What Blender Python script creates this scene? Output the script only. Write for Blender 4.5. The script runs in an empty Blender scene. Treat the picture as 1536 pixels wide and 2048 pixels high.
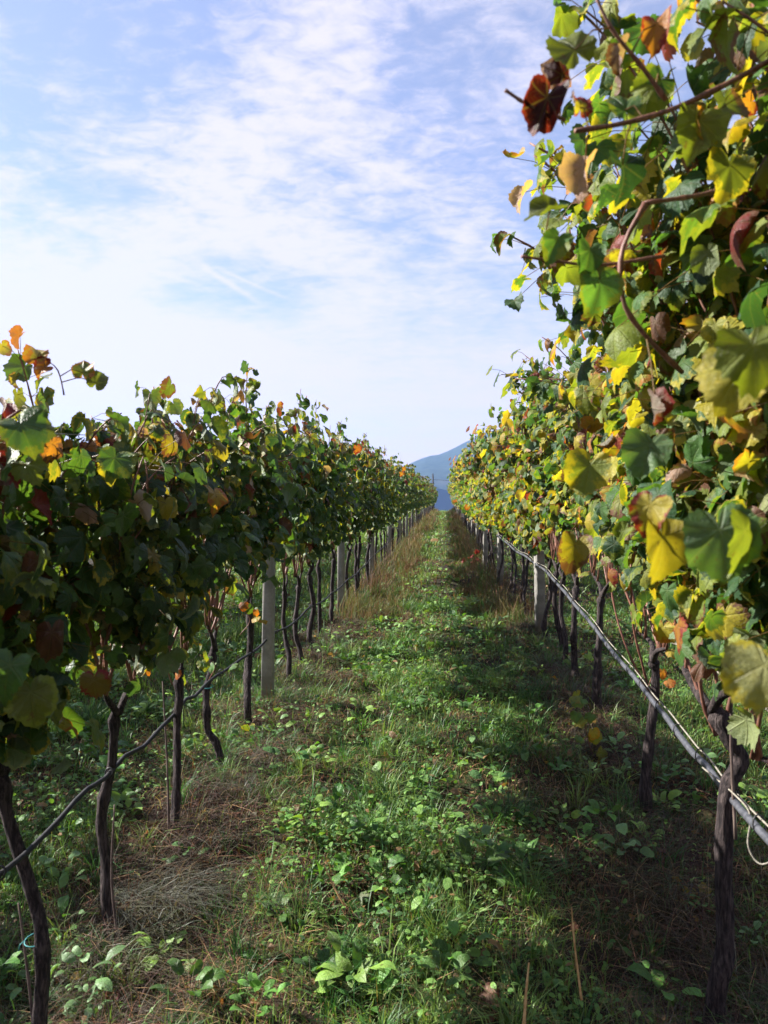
import bpy, math
import numpy as np
from mathutils import Vector, Matrix

# ------------------------------------------------------------------ camera, sky, sun, exposure
S = bpy.context.scene
COL = S.collection
R = math.radians
EYE = np.array([0.0, 0.0, 1.75])
F = 1520.0
YAW, PITCH = R(4.7), R(-0.34)
cam_d = bpy.data.cameras.new("camera")
cam = bpy.data.objects.new("camera", cam_d)
COL.objects.link(cam)
cam.location = EYE
cam.rotation_euler = (R(90) + PITCH, 0, YAW)
cam_d.sensor_fit = 'VERTICAL'
cam_d.sensor_height = 36.0
cam_d.lens = 36.0 * F / 2048.0
cam_d.clip_start = 0.02
cam_d.clip_end = 20000
cam_d.dof.use_dof = True
cam_d.dof.focus_distance = 6.0
cam_d.dof.aperture_fstop = 4.8
S.camera = cam
CR = np.array(cam.rotation_euler.to_matrix())

SUN_AZ, SUN_EL = R(-80), R(34.6)          # azimuth from +Y, negative = to the left
S.view_settings.view_transform = 'Standard'
S.view_settings.look = 'None'
S.view_settings.exposure = 1.9
S.view_settings.gamma = 1.0
S.cycles.max_bounces = 8
S.cycles.transmission_bounces = 4
S.cycles.transparent_max_bounces = 8
S.cycles.use_denoising = True

sun_d = bpy.data.lights.new("sun", 'SUN')
sun_d.energy = 5.0
sun_d.angle = R(0.5)
sun_d.color = (1.0, 0.955, 0.88)
sun = bpy.data.objects.new("sun", sun_d)
COL.objects.link(sun)
sdir = Vector((math.sin(SUN_AZ) * math.cos(SUN_EL), math.cos(SUN_AZ) * math.cos(SUN_EL), math.sin(SUN_EL)))
sun.rotation_euler = sdir.to_track_quat('Z', 'Y').to_euler()


class NT:
    """small node-tree helper"""
    def __init__(self, tree):
        self.t = tree
        self.n = tree.nodes
        self.l = tree.links
        self.n.clear()

    def new(self, typ, **kw):
        nd = self.n.new(typ)
        for k, v in kw.items():
            setattr(nd, k, v)
        return nd

    def put(self, sock, v):
        if v is None:
            return
        if isinstance(v, bpy.types.NodeSocket):
            self.l.new(v, sock)
        else:
            sock.default_value = v

    def math(self, op, a, b=None, c=None, clamp=False):
        nd = self.new('ShaderNodeMath', operation=op, use_clamp=clamp)
        self.put(nd.inputs[0], a)
        self.put(nd.inputs[1], b)
        self.put(nd.inputs[2], c)
        return nd.outputs[0]

    def vmath(self, op, a, b=None, out=0):
        nd = self.new('ShaderNodeVectorMath', operation=op)
        self.put(nd.inputs[0], a)
        self.put(nd.inputs[1], b)
        return nd.outputs[out]

    def mix(self, f, a, b, blend='MIX'):
        nd = self.new('ShaderNodeMix', data_type='RGBA', blend_type=blend)
        self.put(nd.inputs[0], f)
        self.put(nd.inputs[6], a if isinstance(a, bpy.types.NodeSocket) else (*a, 1) if len(a) == 3 else a)
        self.put(nd.inputs[7], b if isinstance(b, bpy.types.NodeSocket) else (*b, 1) if len(b) == 3 else b)
        return nd.outputs[2]

    def noise(self, vec, scale, detail=4, rough=0.55, dist=0.0, out=0):
        nd = self.new('ShaderNodeTexNoise')
        self.put(nd.inputs['Vector'], vec)
        nd.inputs['Scale'].default_value = scale
        nd.inputs['Detail'].default_value = detail
        nd.inputs['Roughness'].default_value = rough
        nd.inputs['Distortion'].default_value = dist
        return nd.outputs[out]

    def ramp(self, f, a, b, lo=0.0, hi=1.0, smooth=True):
        nd = self.new('ShaderNodeMapRange', interpolation_type='SMOOTHSTEP' if smooth else 'LINEAR')
        self.put(nd.inputs[0], f)
        for i, v in enumerate((a, b, lo, hi)):
            nd.inputs[i + 1].default_value = v
        return nd.outputs[0]

    def scale3(self, vec, s):
        return self.vmath('MULTIPLY', vec, s)

    def attr(self, name, out='Color'):
        return self.new('ShaderNodeAttribute', attribute_name=name).outputs[out]


W = bpy.data.worlds.new("World")
S.world = W
W.use_nodes = True
w = NT(W.node_tree)
sky = w.new('ShaderNodeTexSky', sky_type='NISHITA')
sky.sun_disc = False
sky.sun_elevation = SUN_EL
sky.sun_rotation = SUN_AZ % (2 * math.pi)
sky.altitude = 300
sky.air_density = 1.0
sky.dust_density = 0.6
sky.ozone_density = 2.0
dvec = w.new('ShaderNodeTexCoord').outputs['Generated']
sep = w.new('ShaderNodeSeparateXYZ')
w.put(sep.inputs[0], dvec)
zz = w.math('MAXIMUM', sep.outputs[2], 0.0)
den = w.math('ADD', zz, 0.16)
comb = w.new('ShaderNodeCombineXYZ')
w.put(comb.inputs[0], w.math('DIVIDE', sep.outputs[0], den))
w.put(comb.inputs[1], w.math('DIVIDE', sep.outputs[1], den))
plane = comb.outputs[0]


def pixdir(px, py):
    v = CR @ np.array([(px - 768) / F, (1024 - py) / F, -1.0])
    return v / np.linalg.norm(v)


def sky_blob(px, py, radius, soft, stretch=(1, 1, 1)):
    """round soft patch of sky about a fixed compass direction: 1 inside, 0 outside"""
    c = Vector(pixdir(px, py))
    d = w.vmath('SUBTRACT', dvec, tuple(c))
    d = w.vmath('MULTIPLY', d, stretch)
    L = w.vmath('LENGTH', d, out=1)
    L = w.math('ADD', L, w.math('MULTIPLY', w.math('SUBTRACT', warpn, 0.5), soft * 1.6))
    return w.ramp(L, radius - soft, radius + soft, 1.0, 0.0)


warpn = w.noise(plane, 3.0, 5, 0.6)
n_big = w.noise(w.scale3(plane, (1.0, 0.7, 1)), 1.3, 3, 0.5, 0.4)
n_mid = w.noise(w.scale3(plane, (1.0, 1.0, 1)), 4.2, 6, 0.6, 0.5)
n_fine = w.noise(w.scale3(plane, (1.0, 1.5, 1)), 15.0, 4, 0.6, 0.4)
n_streak = w.noise(w.scale3(plane, (0.55, 2.2, 1)), 2.1, 4, 0.55, 0.5)
# cover: veil that thickens to the horizon, with thinner blue openings
cov = w.ramp(sep.outputs[2], 0.52, 0.08, 0.34, 1.0)
cov = w.math('ADD', cov, w.math('MULTIPLY', w.math('SUBTRACT', n_big, 0.5), 0.9))
cov = w.math('ADD', cov, w.math('MULTIPLY', w.math('SUBTRACT', n_streak, 0.5), 0.55))
for (px, py, rad, soft, st, amt) in (
        (380, 260, 0.30, 0.17, (1, 1, 1.1), 0.36), (760, 300, 0.20, 0.12, (0.9, 1, 1.3), 0.25),
        (60, 520, 0.26, 0.16, (1, 1, 1.6), 0.4), (900, 30, 0.12, 0.09, (0.7, 1, 1.5), 0.3),
        (60, 30, 0.20, 0.12, (1, 1, 1), -0.65), (960, 180, 0.16, 0.09, (0.8, 1, 1.2), -0.38),
        (470, 580, 0.060, 0.040, (0.55, 1, 1.6), -0.85), (910, 470, 0.14, 0.1, (0.9, 1, 1.2), -0.33),
        (120, 330, 0.1, 0.08, (1, 1, 1), -0.15)):
    cov = w.math('ADD', cov, w.math('MULTIPLY', sky_blob(px, py, rad, soft, st), amt))
tex = w.math('ADD', w.math('MULTIPLY', w.math('SUBTRACT', n_mid, 0.5), 2.7),
             w.math('MULTIPLY', w.math('SUBTRACT', n_fine, 0.5), 1.9))
high = w.ramp(sep.outputs[2], 0.15, 0.4, 0.25, 1.0)
mask = w.math('ADD', cov, w.math('MULTIPLY', tex, high))


def streak(p0, p1, half, amt, m):
    """thin old contrail along a great circle between two fixed directions"""
    a, b = Vector(pixdir(*p0)), Vector(pixdir(*p1))
    nrm = a.cross(b).normalized()
    mid = (a + b).normalized()
    ln = (a - b).length / 2
    dist = w.math('ABSOLUTE', w.vmath('DOT_PRODUCT', dvec, tuple(nrm), out=1))
    dist = w.math('ADD', dist, w.math('MULTIPLY', w.math('SUBTRACT', n_mid, 0.5), half * 1.6))
    along = w.vmath('LENGTH', w.vmath('SUBTRACT', dvec, tuple(mid)), out=1)
    k = w.math('MULTIPLY', w.ramp(dist, 0.0, half, 1, 0), w.ramp(along, ln * 0.6, ln * 1.1, 1, 0))
    return w.math('ADD', m, w.math('MULTIPLY', k, amt))


mask = streak((385, 520), (520, 606), 0.0065, 0.5, mask)
mask = streak((430, 535), (585, 602), 0.0042, 0.38, mask)
mask = streak((200, 505), (440, 585), 0.0040, 0.22, mask)
mask = w.ramp(mask, -0.05, 1.25, 0.20, 1.0)
bg1 = w.new('ShaderNodeBackground')
w.put(bg1.inputs[0], w.mix(1.0, sky.outputs[0], (1.08, 1.0, 1.10), 'MULTIPLY'))
bg1.inputs[1].default_value = 0.050
bg2 = w.new('ShaderNodeBackground')
cl = w.mix(w.ramp(sep.outputs[2], 0.02, 0.30), (0.300, 0.236, 0.236), (0.258, 0.240, 0.264))
w.put(bg2.inputs[0], cl)
bg2.inputs[1].default_value = 1.0
mx = w.new('ShaderNodeMixShader')
w.put(mx.inputs[0], mask)
w.put(mx.inputs[1], bg1.outputs[0])
w.put(mx.inputs[2], bg2.outputs[0])
wo = w.new('ShaderNodeOutputWorld')
w.put(wo.inputs[0], mx.outputs[0])

# ------------------------------------------------------------------ helpers
rng = np.random.default_rng(11)


def at(px, py, d):
    """point seen at photo pixel (px, py), d metres in front of the lens"""
    return EYE + CR @ np.array([(px - 768) / F * d, (1024 - py) / F * d, -d])


def vnoise(x, y, seed=0):
    x = np.asarray(x, float)
    y = np.asarray(y, float)
    xi, yi = np.floor(x).astype(np.int64), np.floor(y).astype(np.int64)
    fx, fy = x - xi, y - yi
    fx, fy = fx * fx * (3 - 2 * fx), fy * fy * (3 - 2 * fy)

    def h(a, b):
        n = (a * 374761393 + b * 668265263 + seed * 974634777) & 0xffffffff
        n = ((n ^ (n >> 13)) * 1274126177) & 0xffffffff
        return ((n ^ (n >> 16)) & 0xffff) / 65535.0
    return (h(xi, yi) * (1 - fx) + h(xi + 1, yi) * fx) * (1 - fy) + (h(xi, yi + 1) * (1 - fx) + h(xi + 1, yi + 1) * fx) * fy


def fbm(x, y, seed=0, octv=4):
    s, a, t = 0, 0.5, 0
    for i in range(octv):
        s = s + a * vnoise(np.asarray(x) * 2 ** i, np.asarray(y) * 2 ** i, seed + i * 17)
        t += a
        a *= 0.5
    return s / t


PY = [-30, 0, 1.5, 2.5, 4, 6, 9, 15, 30, 60, 88, 97, 110, 150, 300, 900, 9000]
PZ = [-.3, -.12, -.10, -.05, .07, .19, .25, .33, .55, .95, 1.22, 1.24, 0.9, -2.5, -9, -14, -14]


def row_x(y, side):
    y = np.asarray(y, float)
    t = np.clip((y - 9) / 6, 0, 1)
    t = t * t * (3 - 2 * t)
    return {'L': -1.4 + 0 * y, 'R': 1.1 - 0.22 * t, 'LL': -4.6 + 0 * y, 'RR': 3.9 - .2 * t}[side]


def gz(x, y):
    x = np.asarray(x, float)
    y = np.asarray(y, float)
    z = np.interp(y, PY, PZ)
    near = np.clip((110 - y) / 40, 0, 1)
    z = z + near * ((fbm(x * 1.1, y * 1.1, 3) - .5) * .13 + (fbm(x * 2.7, y * 2.7, 9, 3) - .5) * .16)
    z = z - .11 * np.exp(-((x + 1.4) / .6) ** 2) * np.clip((3.7 - y) / .6, 0, 1) - .09 * np.exp(-((x - 1.0) / .6) ** 2) * np.clip((3.6 - y) / .6, 0, 1)
    for s in ('L', 'R'):
        z = z + near * .03 * np.exp(-((x - row_x(y, s)) / .35) ** 2)
    return z


def norm(v):
    return v / np.maximum(np.linalg.norm(v, axis=-1, keepdims=True), 1e-9)


def build(name, verts, faces, mat, parent=None, attrs=None, smooth=True, link=True):
    """ONE mesh object. faces: list of int arrays (m, k)"""
    me = bpy.data.meshes.new(name)
    verts = np.asarray(verts, np.float32)
    me.vertices.add(len(verts))
    me.vertices.foreach_set('co', verts.ravel())
    faces = [np.asarray(f, np.int32) for f in faces if len(f)]
    loops = np.concatenate([f.ravel() for f in faces])
    tot = np.concatenate([np.full(len(f), f.shape[1], np.int32) for f in faces])
    me.loops.add(len(loops))
    me.loops.foreach_set('vertex_index', loops)
    me.polygons.add(len(tot))
    st = np.concatenate([[0], np.cumsum(tot)[:-1]]).astype(np.int32)
    me.polygons.foreach_set('loop_start', st)
    me.polygons.foreach_set('loop_total', tot)
    if smooth:
        me.polygons.foreach_set('use_smooth', np.ones(len(tot), bool))
    for k, (typ, arr) in (attrs or {}).items():
        a = me.attributes.new(k, typ, 'POINT')
        if typ == 'FLOAT_COLOR':
            arr = np.concatenate([arr, np.ones((len(arr), 1))], 1)
            a.data.foreach_set('color', np.asarray(arr, np.float32).ravel())
        elif typ == 'FLOAT_VECTOR':
            a.data.foreach_set('vector', np.asarray(arr, np.float32).ravel())
        else:
            a.data.foreach_set('value', np.asarray(arr, np.float32).ravel())
    me.update(calc_edges=True)
    me.materials.append(mat)
    o = bpy.data.objects.new(name, me)
    if parent is not None:
        o.parent = parent
    if link:
        COL.objects.link(o)
    return o


def thing(name, label, cat, loc=(0, 0, 0), group=None, rz=0.0):
    o = bpy.data.objects.new(name, None)
    o.empty_display_size = .1
    COL.objects.link(o)
    o.location = loc
    o.rotation_euler = (0, 0, rz)
    return tag(o, label, cat, group)


def tag(o, label=None, cat=None, group=None, kind=None):
    for k, v in (('label', label), ('category', cat), ('group', group), ('kind', kind)):
        if v:
            o[k] = v
    return o


class Geo:
    """collects tubes etc. for one mesh"""
    def __init__(self):
        self.v, self.f3, self.f4, self.n = [], [], [], 0

    def add(self, v, f4=None, f3=None):
        self.v.append(np.asarray(v, float))
        if f4 is not None and len(f4):
            self.f4.append(np.asarray(f4) + self.n)
        if f3 is not None and len(f3):
            self.f3.append(np.asarray(f3) + self.n)
        self.n += len(v)

    def tube(self, pts, rad, sides=6, ridge=None, cap=True, phase=0.0):
        pts = np.asarray(pts, float)
        m = len(pts)
        rad = np.broadcast_to(np.asarray(rad, float), (m,))
        tan = norm(np.gradient(pts, axis=0))
        ref = np.array([0, 1.0, 0]) if abs(tan[0][1]) < .8 else np.array([1.0, 0, 0])
        rings = []
        for i in range(m):
            u = ref - tan[i] * (ref @ tan[i])
            u /= np.linalg.norm(u)
            ref = u
            vv = np.cross(tan[i], u)
            a = np.arange(sides) * 2 * math.pi / sides + phase
            r = np.full(sides, rad[i])
            if ridge is not None:
                r = r * ridge(i / (m - 1), a)
            rings.append(pts[i] + np.outer(np.cos(a) * r, u) + np.outer(np.sin(a) * r, vv))
        v = np.concatenate(rings)
        i, j = np.meshgrid(np.arange(m - 1), np.arange(sides), indexing='ij')
        jn = (j + 1) % sides
        f4 = np.stack([i * sides + j, i * sides + jn, (i + 1) * sides + jn, (i + 1) * sides + j], -1).reshape(-1, 4)
        f3 = []
        if cap:
            v = np.concatenate([v, pts[:1], pts[-1:]])
            c0, c1 = m * sides, m * sides + 1
            k = np.arange(sides)
            f3 = np.concatenate([np.stack([(k + 1) % sides, k, np.full(sides, c0)], 1),
                                 np.stack([k + (m - 1) * sides, (k + 1) % sides + (m - 1) * sides, np.full(sides, c1)], 1)])
        self.add(v, f4, f3)
        return self

    def box(self, lo, hi, taper=1.0, bev=0.0):
        """chamfered upright box from lo to hi, top scaled by taper"""
        (x0, y0, z0), (x1, y1, z1) = lo, hi
        cx, cy = (x0 + x1) / 2, (y0 + y1) / 2
        hx, hy = (x1 - x0) / 2, (y1 - y0) / 2
        oct_ = np.array([(hx - bev, -hy), (hx, -hy + bev), (hx, hy - bev), (hx - bev, hy), (-hx + bev, hy), (-hx, hy - bev), (-hx, -hy + bev), (-hx + bev, -hy)])
        lv = [(z0, 1.0), (z1 - bev, taper), (z1, taper * (1 - bev / max(hx, 1e-6)))]
        v = np.concatenate([np.c_[oct_ * s + (cx, cy), np.full(8, z)] for z, s in lv])
        f4 = [(l * 8 + k, l * 8 + (k + 1) % 8, (l + 1) * 8 + (k + 1) % 8, (l + 1) * 8 + k) for l in range(2) for k in range(8)]
        f4 += [(16, 17, 18, 19), (16, 19, 20, 23), (20, 21, 22, 23), (3, 2, 1, 0), (7, 4, 3, 0), (7, 6, 5, 4)]
        self.add(v, f4)
        return self

    def make(self, name, mat, parent=None, **kw):
        fs = []
        if self.f4:
            fs.append(np.concatenate(self.f4))
        if self.f3:
            fs.append(np.concatenate(self.f3))
        return build(name, np.concatenate(self.v), fs, mat, parent, **kw)


def smooth_path(ctrl, n):
    """Catmull-Rom through control points"""
    c = np.asarray(ctrl, float)
    c = np.concatenate([2 * c[:1] - c[1:2], c, 2 * c[-1:] - c[-2:-1]])
    t = np.linspace(0, len(c) - 3 - 1e-6, n)
    i = t.astype(int)
    u = (t - i)[:, None]
    p0, p1, p2, p3 = c[i], c[i + 1], c[i + 2], c[i + 3]
    return .5 * (2 * p1 + (p2 - p0) * u + (2 * p0 - 5 * p1 + 4 * p2 - p3) * u ** 2 + (3 * p1 - p0 - 3 * p2 + p3) * u ** 3)


# ------------------------------------------------------------------ materials
def new_mat(name):
    m = bpy.data.materials.new(name)
    m.use_nodes = True
    return m, NT(m.node_tree)


def finish(n, shader):
    o = n.new('ShaderNodeOutputMaterial')
    n.l.new(shader, o.inputs[0])


def principled(n, col, rough=.6, spec=.5, normal=None, **kw):
    p = n.new('ShaderNodeBsdfPrincipled')
    n.put(p.inputs['Base Color'], col if isinstance(col, bpy.types.NodeSocket) else (*col, 1))
    n.put(p.inputs['Roughness'], rough)
    n.put(p.inputs['Specular IOR Level'], spec)
    if normal is not None:
        n.put(p.inputs['Normal'], normal)
    return p.outputs[0]


def bump(n, h, strength, dist=.01):
    b = n.new('ShaderNodeBump')
    b.inputs['Strength'].default_value = strength
    b.inputs['Distance'].default_value = dist
    n.put(b.inputs['Height'], h)
    return b.outputs[0]


def leaf_material(name, trans=.45, rough=.55, tint=.12, under=(.30, .34, .24), under_f=.4):
    m, n = new_mat(name)
    col = n.attr('leaf_col')
    edge = n.attr('edge_col')
    pos = n.attr('leaf_pos', 'Vector')           # x, y on the blade; z = 0 centre .. 1 rim
    sp = n.new('ShaderNodeSeparateXYZ')
    n.put(sp.inputs[0], pos)
    geo = n.new('ShaderNodeNewGeometry')
    tc = n.new('ShaderNodeTexCoord').outputs['Object']
    nz = n.noise(tc, 24.0, 5, .7)
    rimf = n.math('ADD', sp.outputs[2], n.math('MULTIPLY', n.math('SUBTRACT', nz, .5), 2.6))
    c = n.mix(n.ramp(rimf, .66, .90), col, edge)
    nz2 = n.noise(tc, 75.0, 3, .6)
    c = n.mix(n.math('MULTIPLY', n.ramp(nz2, .35, .8), .4), c, n.mix(1.0, c, (1.5, 1.25, .8), 'MULTIPLY'))
    c = n.mix(n.ramp(n.noise(tc, 16., 3, .6), .45, .75, 0, .55), c, n.mix(1.0, c, (.62, .72, .9), 'MULTIPLY'))
    # brown specks
    c = n.mix(n.math('MULTIPLY', n.ramp(n.noise(tc, 140., 2, .5), .68, .74), .8), c, (.08, .038, .018))
    c = n.mix(n.math('MULTIPLY', n.ramp(n.noise(tc, 46., 4, .7), .64, .70), .75), c, (.10, .055, .022))
    # five main veins fanning from the stalk
    ang = n.math('ARCTAN2', sp.outputs[0], sp.outputs[1])
    pp = n.math('PINGPONG', ang, R(52) / 2 * 1.0)
    pp = n.math('SUBTRACT', pp, 0.0)
    r = n.math('SQRT', n.math('ADD', n.math('MULTIPLY', sp.outputs[0], sp.outputs[0]), n.math('MULTIPLY', sp.outputs[1], sp.outputs[1])))
    a2 = n.math('ABSOLUTE', n.math('SUBTRACT', n.math('FLOORED_MODULO', n.math('ADD', ang, R(26)), R(52)), R(26)))
    vd = n.math('MULTIPLY', r, a2)
    vein = n.ramp(vd, .008, .035, 1, 0)
    sec = n.math('PINGPONG', n.math('SUBTRACT', r, n.math('MULTIPLY', a2, .55)), .075)
    vein2 = n.math('MULTIPLY', n.ramp(sec, .0, .012, 1, 0), .5)
    vein = n.math('MAXIMUM', vein, vein2)
    c = n.mix(n.math('MULTIPLY', vein, .2), c, n.mix(.5, c, (.30, .30, .10)))
    oi = n.new('ShaderNodeObjectInfo').outputs['Random']
    hs = n.new('ShaderNodeHueSaturation')
    n.put(hs.inputs['Hue'], n.ramp(oi, 0, 1, .5 - tint * .12, .5 + tint * .10, False))
    n.put(hs.inputs['Value'], n.ramp(oi, 0, 1, 1 - tint, 1 + tint, False))
    n.put(hs.inputs['Color'], c)
    c = hs.outputs[0]
    face = n.mix(n.math('MULTIPLY', geo.outputs['Backfacing'], under_f), c, under)
    bh = n.math('ADD', n.math('MULTIPLY', vein, -.6), n.math('MULTIPLY', n.noise(tc, 90., 3, .6), .8))
    bp = bump(n, bh, .8, .005)
    p = principled(n, face, rough, .35, bp)
    tr = n.new('ShaderNodeBsdfTranslucent')
    n.put(tr.inputs[0], n.mix(1.0, c, (1.65, 1.6, .5), 'MULTIPLY'))
    mx = n.new('ShaderNodeMixShader')
    mx.inputs[0].default_value = trans
    n.l.new(p, mx.inputs[1])
    n.l.new(tr.outputs[0], mx.inputs[2])
    finish(n, mx.outputs[0])
    return m


def blade_material(name, trans=.3, rough=.5, spec=.4):
    m, n = new_mat(name)
    col = n.attr('leaf_col')
    tc = n.new('ShaderNodeTexCoord').outputs['Object']
    c = n.mix(n.ramp(n.noise(tc, 22., 3, .6), .35, .7, 0, .5), col, n.mix(1.0, col, (1.35, 1.1, .8), 'MULTIPLY'))
    p = principled(n, c, rough, spec)
    tr = n.new('ShaderNodeBsdfTranslucent')
    n.put(tr.inputs[0], n.mix(1.0, c, (1.6, 1.5, .7), 'MULTIPLY'))
    mx = n.new('ShaderNodeMixShader')
    mx.inputs[0].default_value = trans
    n.l.new(p, mx.inputs[1])
    n.l.new(tr.outputs[0], mx.inputs[2])
    finish(n, mx.outputs[0])
    return m


def bark_material():
    m, n = new_mat('bark')
    tc = n.new('ShaderNodeTexCoord').outputs['Object']
    v = n.scale3(tc, (1, 1, .16))
    a = n.noise(v, 95., 5, .65, .6)
    b = n.noise(tc, 14., 3, .6)
    c = n.mix(n.ramp(a, .38, .68), (.010, .007, .008), (.072, .054, .052))
    c = n.mix(n.ramp(b, .55, .75, 0, .4), c, (.12, .095, .088))
    finish(n, principled(n, c, .85, .25, bump(n, n.math('ADD', a, n.math('MULTIPLY', b, .5)), 1.0, .012)))
    return m


def cane_material():
    m, n = new_mat('cane_bark')
    tc = n.new('ShaderNodeTexCoord').outputs['Object']
    a = n.noise(n.scale3(tc, (1, 1, .2)), 110., 4, .6)
    b = n.noise(tc, 9., 2, .5)
    c = n.mix(n.ramp(a, .35, .7), (.11, .042, .030), (.25, .115, .075))
    c = n.mix(n.ramp(b, .5, .7, 0, .55), c, (.17, .10, .075))
    finish(n, principled(n, c, .55, .4, bump(n, a, .4, .003)))
    return m


def concrete_material():
    m, n = new_mat('concrete')
    tc = n.new('ShaderNodeTexCoord').outputs['Object']
    a = n.noise(tc, 7., 5, .65)
    b = n.noise(n.scale3(tc, (1, 1, .12)), 30., 4, .6)
    f = n.noise(tc, 160., 3, .6)
    c = n.mix(n.ramp(a, .35, .7), (.22, .21, .195), (.36, .345, .315))
    c = n.mix(n.ramp(b, .55, .75, 0, .5), c, (.20, .185, .16))
    c = n.mix(n.ramp(f, .62, .75, 0, .5), c, (.14, .13, .12))
    z = n.new('ShaderNodeSeparateXYZ')
    n.put(z.inputs[0], tc)
    c = n.mix(n.ramp(n.math('ADD', z.outputs[2], n.math('MULTIPLY', a, .25)), .12, .40, .55, 0), c, (.16, .12, .08))
    finish(n, principled(n, c, .9, .25, bump(n, n.math('ADD', f, a), .6, .004)))
    return m


def plain_material(name, c0, c1, rough, spec=.4, scale=40., bstr=.3, stretch=(1, 1, 1)):
    m, n = new_mat(name)
    tc = n.scale3(n.new('ShaderNodeTexCoord').outputs['Object'], stretch)
    a = n.noise(tc, scale, 4, .6)
    finish(n, principled(n, n.mix(n.ramp(a, .35, .68), c0, c1), rough, spec, bump(n, a, bstr, .003)))
    return m


def ground_material():
    m, n = new_mat('ground_soil')
    tc = n.new('ShaderNodeNewGeometry').outputs['Position']
    a = n.noise(tc, 1.3, 5, .6)
    b = n.noise(tc, 9., 5, .65)
    f = n.noise(tc, 60., 4, .7)
    c = n.mix(n.ramp(b, .35, .65), (.012, .009, .007), (.036, .025, .017))
    c = n.mix(n.ramp(a, .42, .62, 0, .85), c, n.mix(b, (.018, .034, .008), (.045, .070, .016)))
    c = n.mix(n.ramp(f, .55, .75, 0, .6), c, (.10, .078, .045))
    sp = n.new('ShaderNodeSeparateXYZ')
    n.put(sp.inputs[0], tc)
    far = n.ramp(sp.outputs[1], 70., 130.)
    field = n.mix(n.ramp(n.noise(n.scale3(tc, (1, .4, 1)), .012, 3, .5), .4, .6), (.016, .030, .014), (.032, .048, .020))
    c = n.mix(far, c, field)
    h = n.math('ADD', f, n.math('MULTIPLY', b, 2.))
    finish(n, principled(n, c, .95, .15, bump(n, h, .8, .02)))
    return m


def mountain_material():
    m, n = new_mat('forested_slope')
    tc = n.new('ShaderNodeNewGeometry').outputs['Position']
    a = n.noise(tc, .006, 5, .6)
    b = n.noise(tc, .05, 4, .7)
    c = n.mix(n.ramp(b, .35, .7), (.014, .028, .020), (.032, .052, .034))
    c = n.mix(n.ramp(a, .56, .72, 0, .3), c, (.15, .14, .11))
    finish(n, principled(n, c, .95, .1))
    return m


M_LEAFL = leaf_material('vine_leaf_green', trans=.34, rough=.46)
M_LEAFR = leaf_material('vine_leaf_yellowing', trans=.45)
M_WEED = leaf_material('weed_leaf', trans=.25, rough=.45, under_f=.15)
M_GRASS = blade_material('grass_blade')
M_DRY = blade_material('dry_blade', .2, .7, .2)
M_BARK = bark_material()
M_CANE = cane_material()
M_CONC = concrete_material()
M_HOSE_LIT = plain_material('black_polyethylene_lit', (.045, .047, .055), (.085, .087, .10), .36, .5, 60., .15)  # black hose with the grey sky reflection mixed into its base colour
M_HOSE_SHADED = plain_material('black_polyethylene_shaded', (.012, .012, .014), (.028, .027, .03), .6, .25, 60., .15)  # same black plastic with shade put into its colour against the sun
M_TIE = plain_material('black_tie', (.01, .01, .01), (.02, .02, .02), .5)
M_WIRE = plain_material('galvanised_wire', (.22, .22, .22), (.38, .37, .36), .45, .5, 30.)
M_CORD = plain_material('pale_cord', (.15, .135, .11), (.26, .24, .20), .8, .2, 90.)
M_STAKE = plain_material('weathered_stake', (.07, .05, .045), (.16, .12, .10), .85, .2, 60., .5, (1, 1, .2))
M_TEAL = plain_material('teal_string', (.02, .16, .17), (.04, .28, .28), .6)
M_GROUND = ground_material()
M_MOUNT = mountain_material()
M_POLE = plain_material('dark_timber', (.03, .024, .02), (.07, .055, .045), .9, .1, 5.)
M_STRAW = plain_material('straw_stalk', (.30, .17, .06), (.50, .33, .15), .7, .3, 50.)

# ------------------------------------------------------------------ leaves
TH = np.array([0, 14, 27, 36, 48, 62, 78, 92, 108, 125, 142, 158, 170, 180.])
RO = np.array([1.0, .90, .76, .78, .93, .86, .72, .74, .76, .68, .60, .50, .34, .10])
SMO = np.array([.96, .93, .89, .87, .86, .84, .80, .77, .73, .68, .60, .50, .34, .12])


class Leaf:
    def __init__(self, n, rings, serr=.05, oval=False):
        th = (np.arange(n) / n) * 2 * math.pi - math.pi + 1e-3
        d = np.abs(np.degrees(th))
        if oval:
            r0 = rs = .55 / np.sqrt((np.cos(th) * .55) ** 2 + np.sin(th) ** 2 + 1e-6)
            r0 = rs = np.clip(r0, 0, 1)
        else:
            r0, rs = np.interp(d, TH, RO), np.interp(d, TH, SMO)
        self.th, self.r0, self.rs, self.rings, self.n = th, r0, rs, rings, n
        self.ser = serr * np.where(np.arange(n) % 2 == 0, 1, -1)
        self.oval = oval
        k = np.arange(n)
        kn = (k + 1) % n
        self.f3 = np.stack([np.zeros(n, int), 1 + kn, 1 + k], 1)
        q = []
        for i in range(len(rings) - 1):
            a, b = 1 + i * n, 1 + (i + 1) * n
            q.append(np.stack([a + k, a + kn, b + kn, b + k], 1))
        self.f4 = np.concatenate(q) if q else np.zeros((0, 4), int)
        self.nv = 1 + n * len(rings)


HI = Leaf(44, (.28, .56, .82, 1.0), .042)
MID = Leaf(16, (.55, 1.0), .03)
LOW = Leaf(9, (1.0,), .0)
OV = Leaf(10, (.55, 1.0), .0, True)
OVL = Leaf(7, (1.0,), .0, True)


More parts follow.
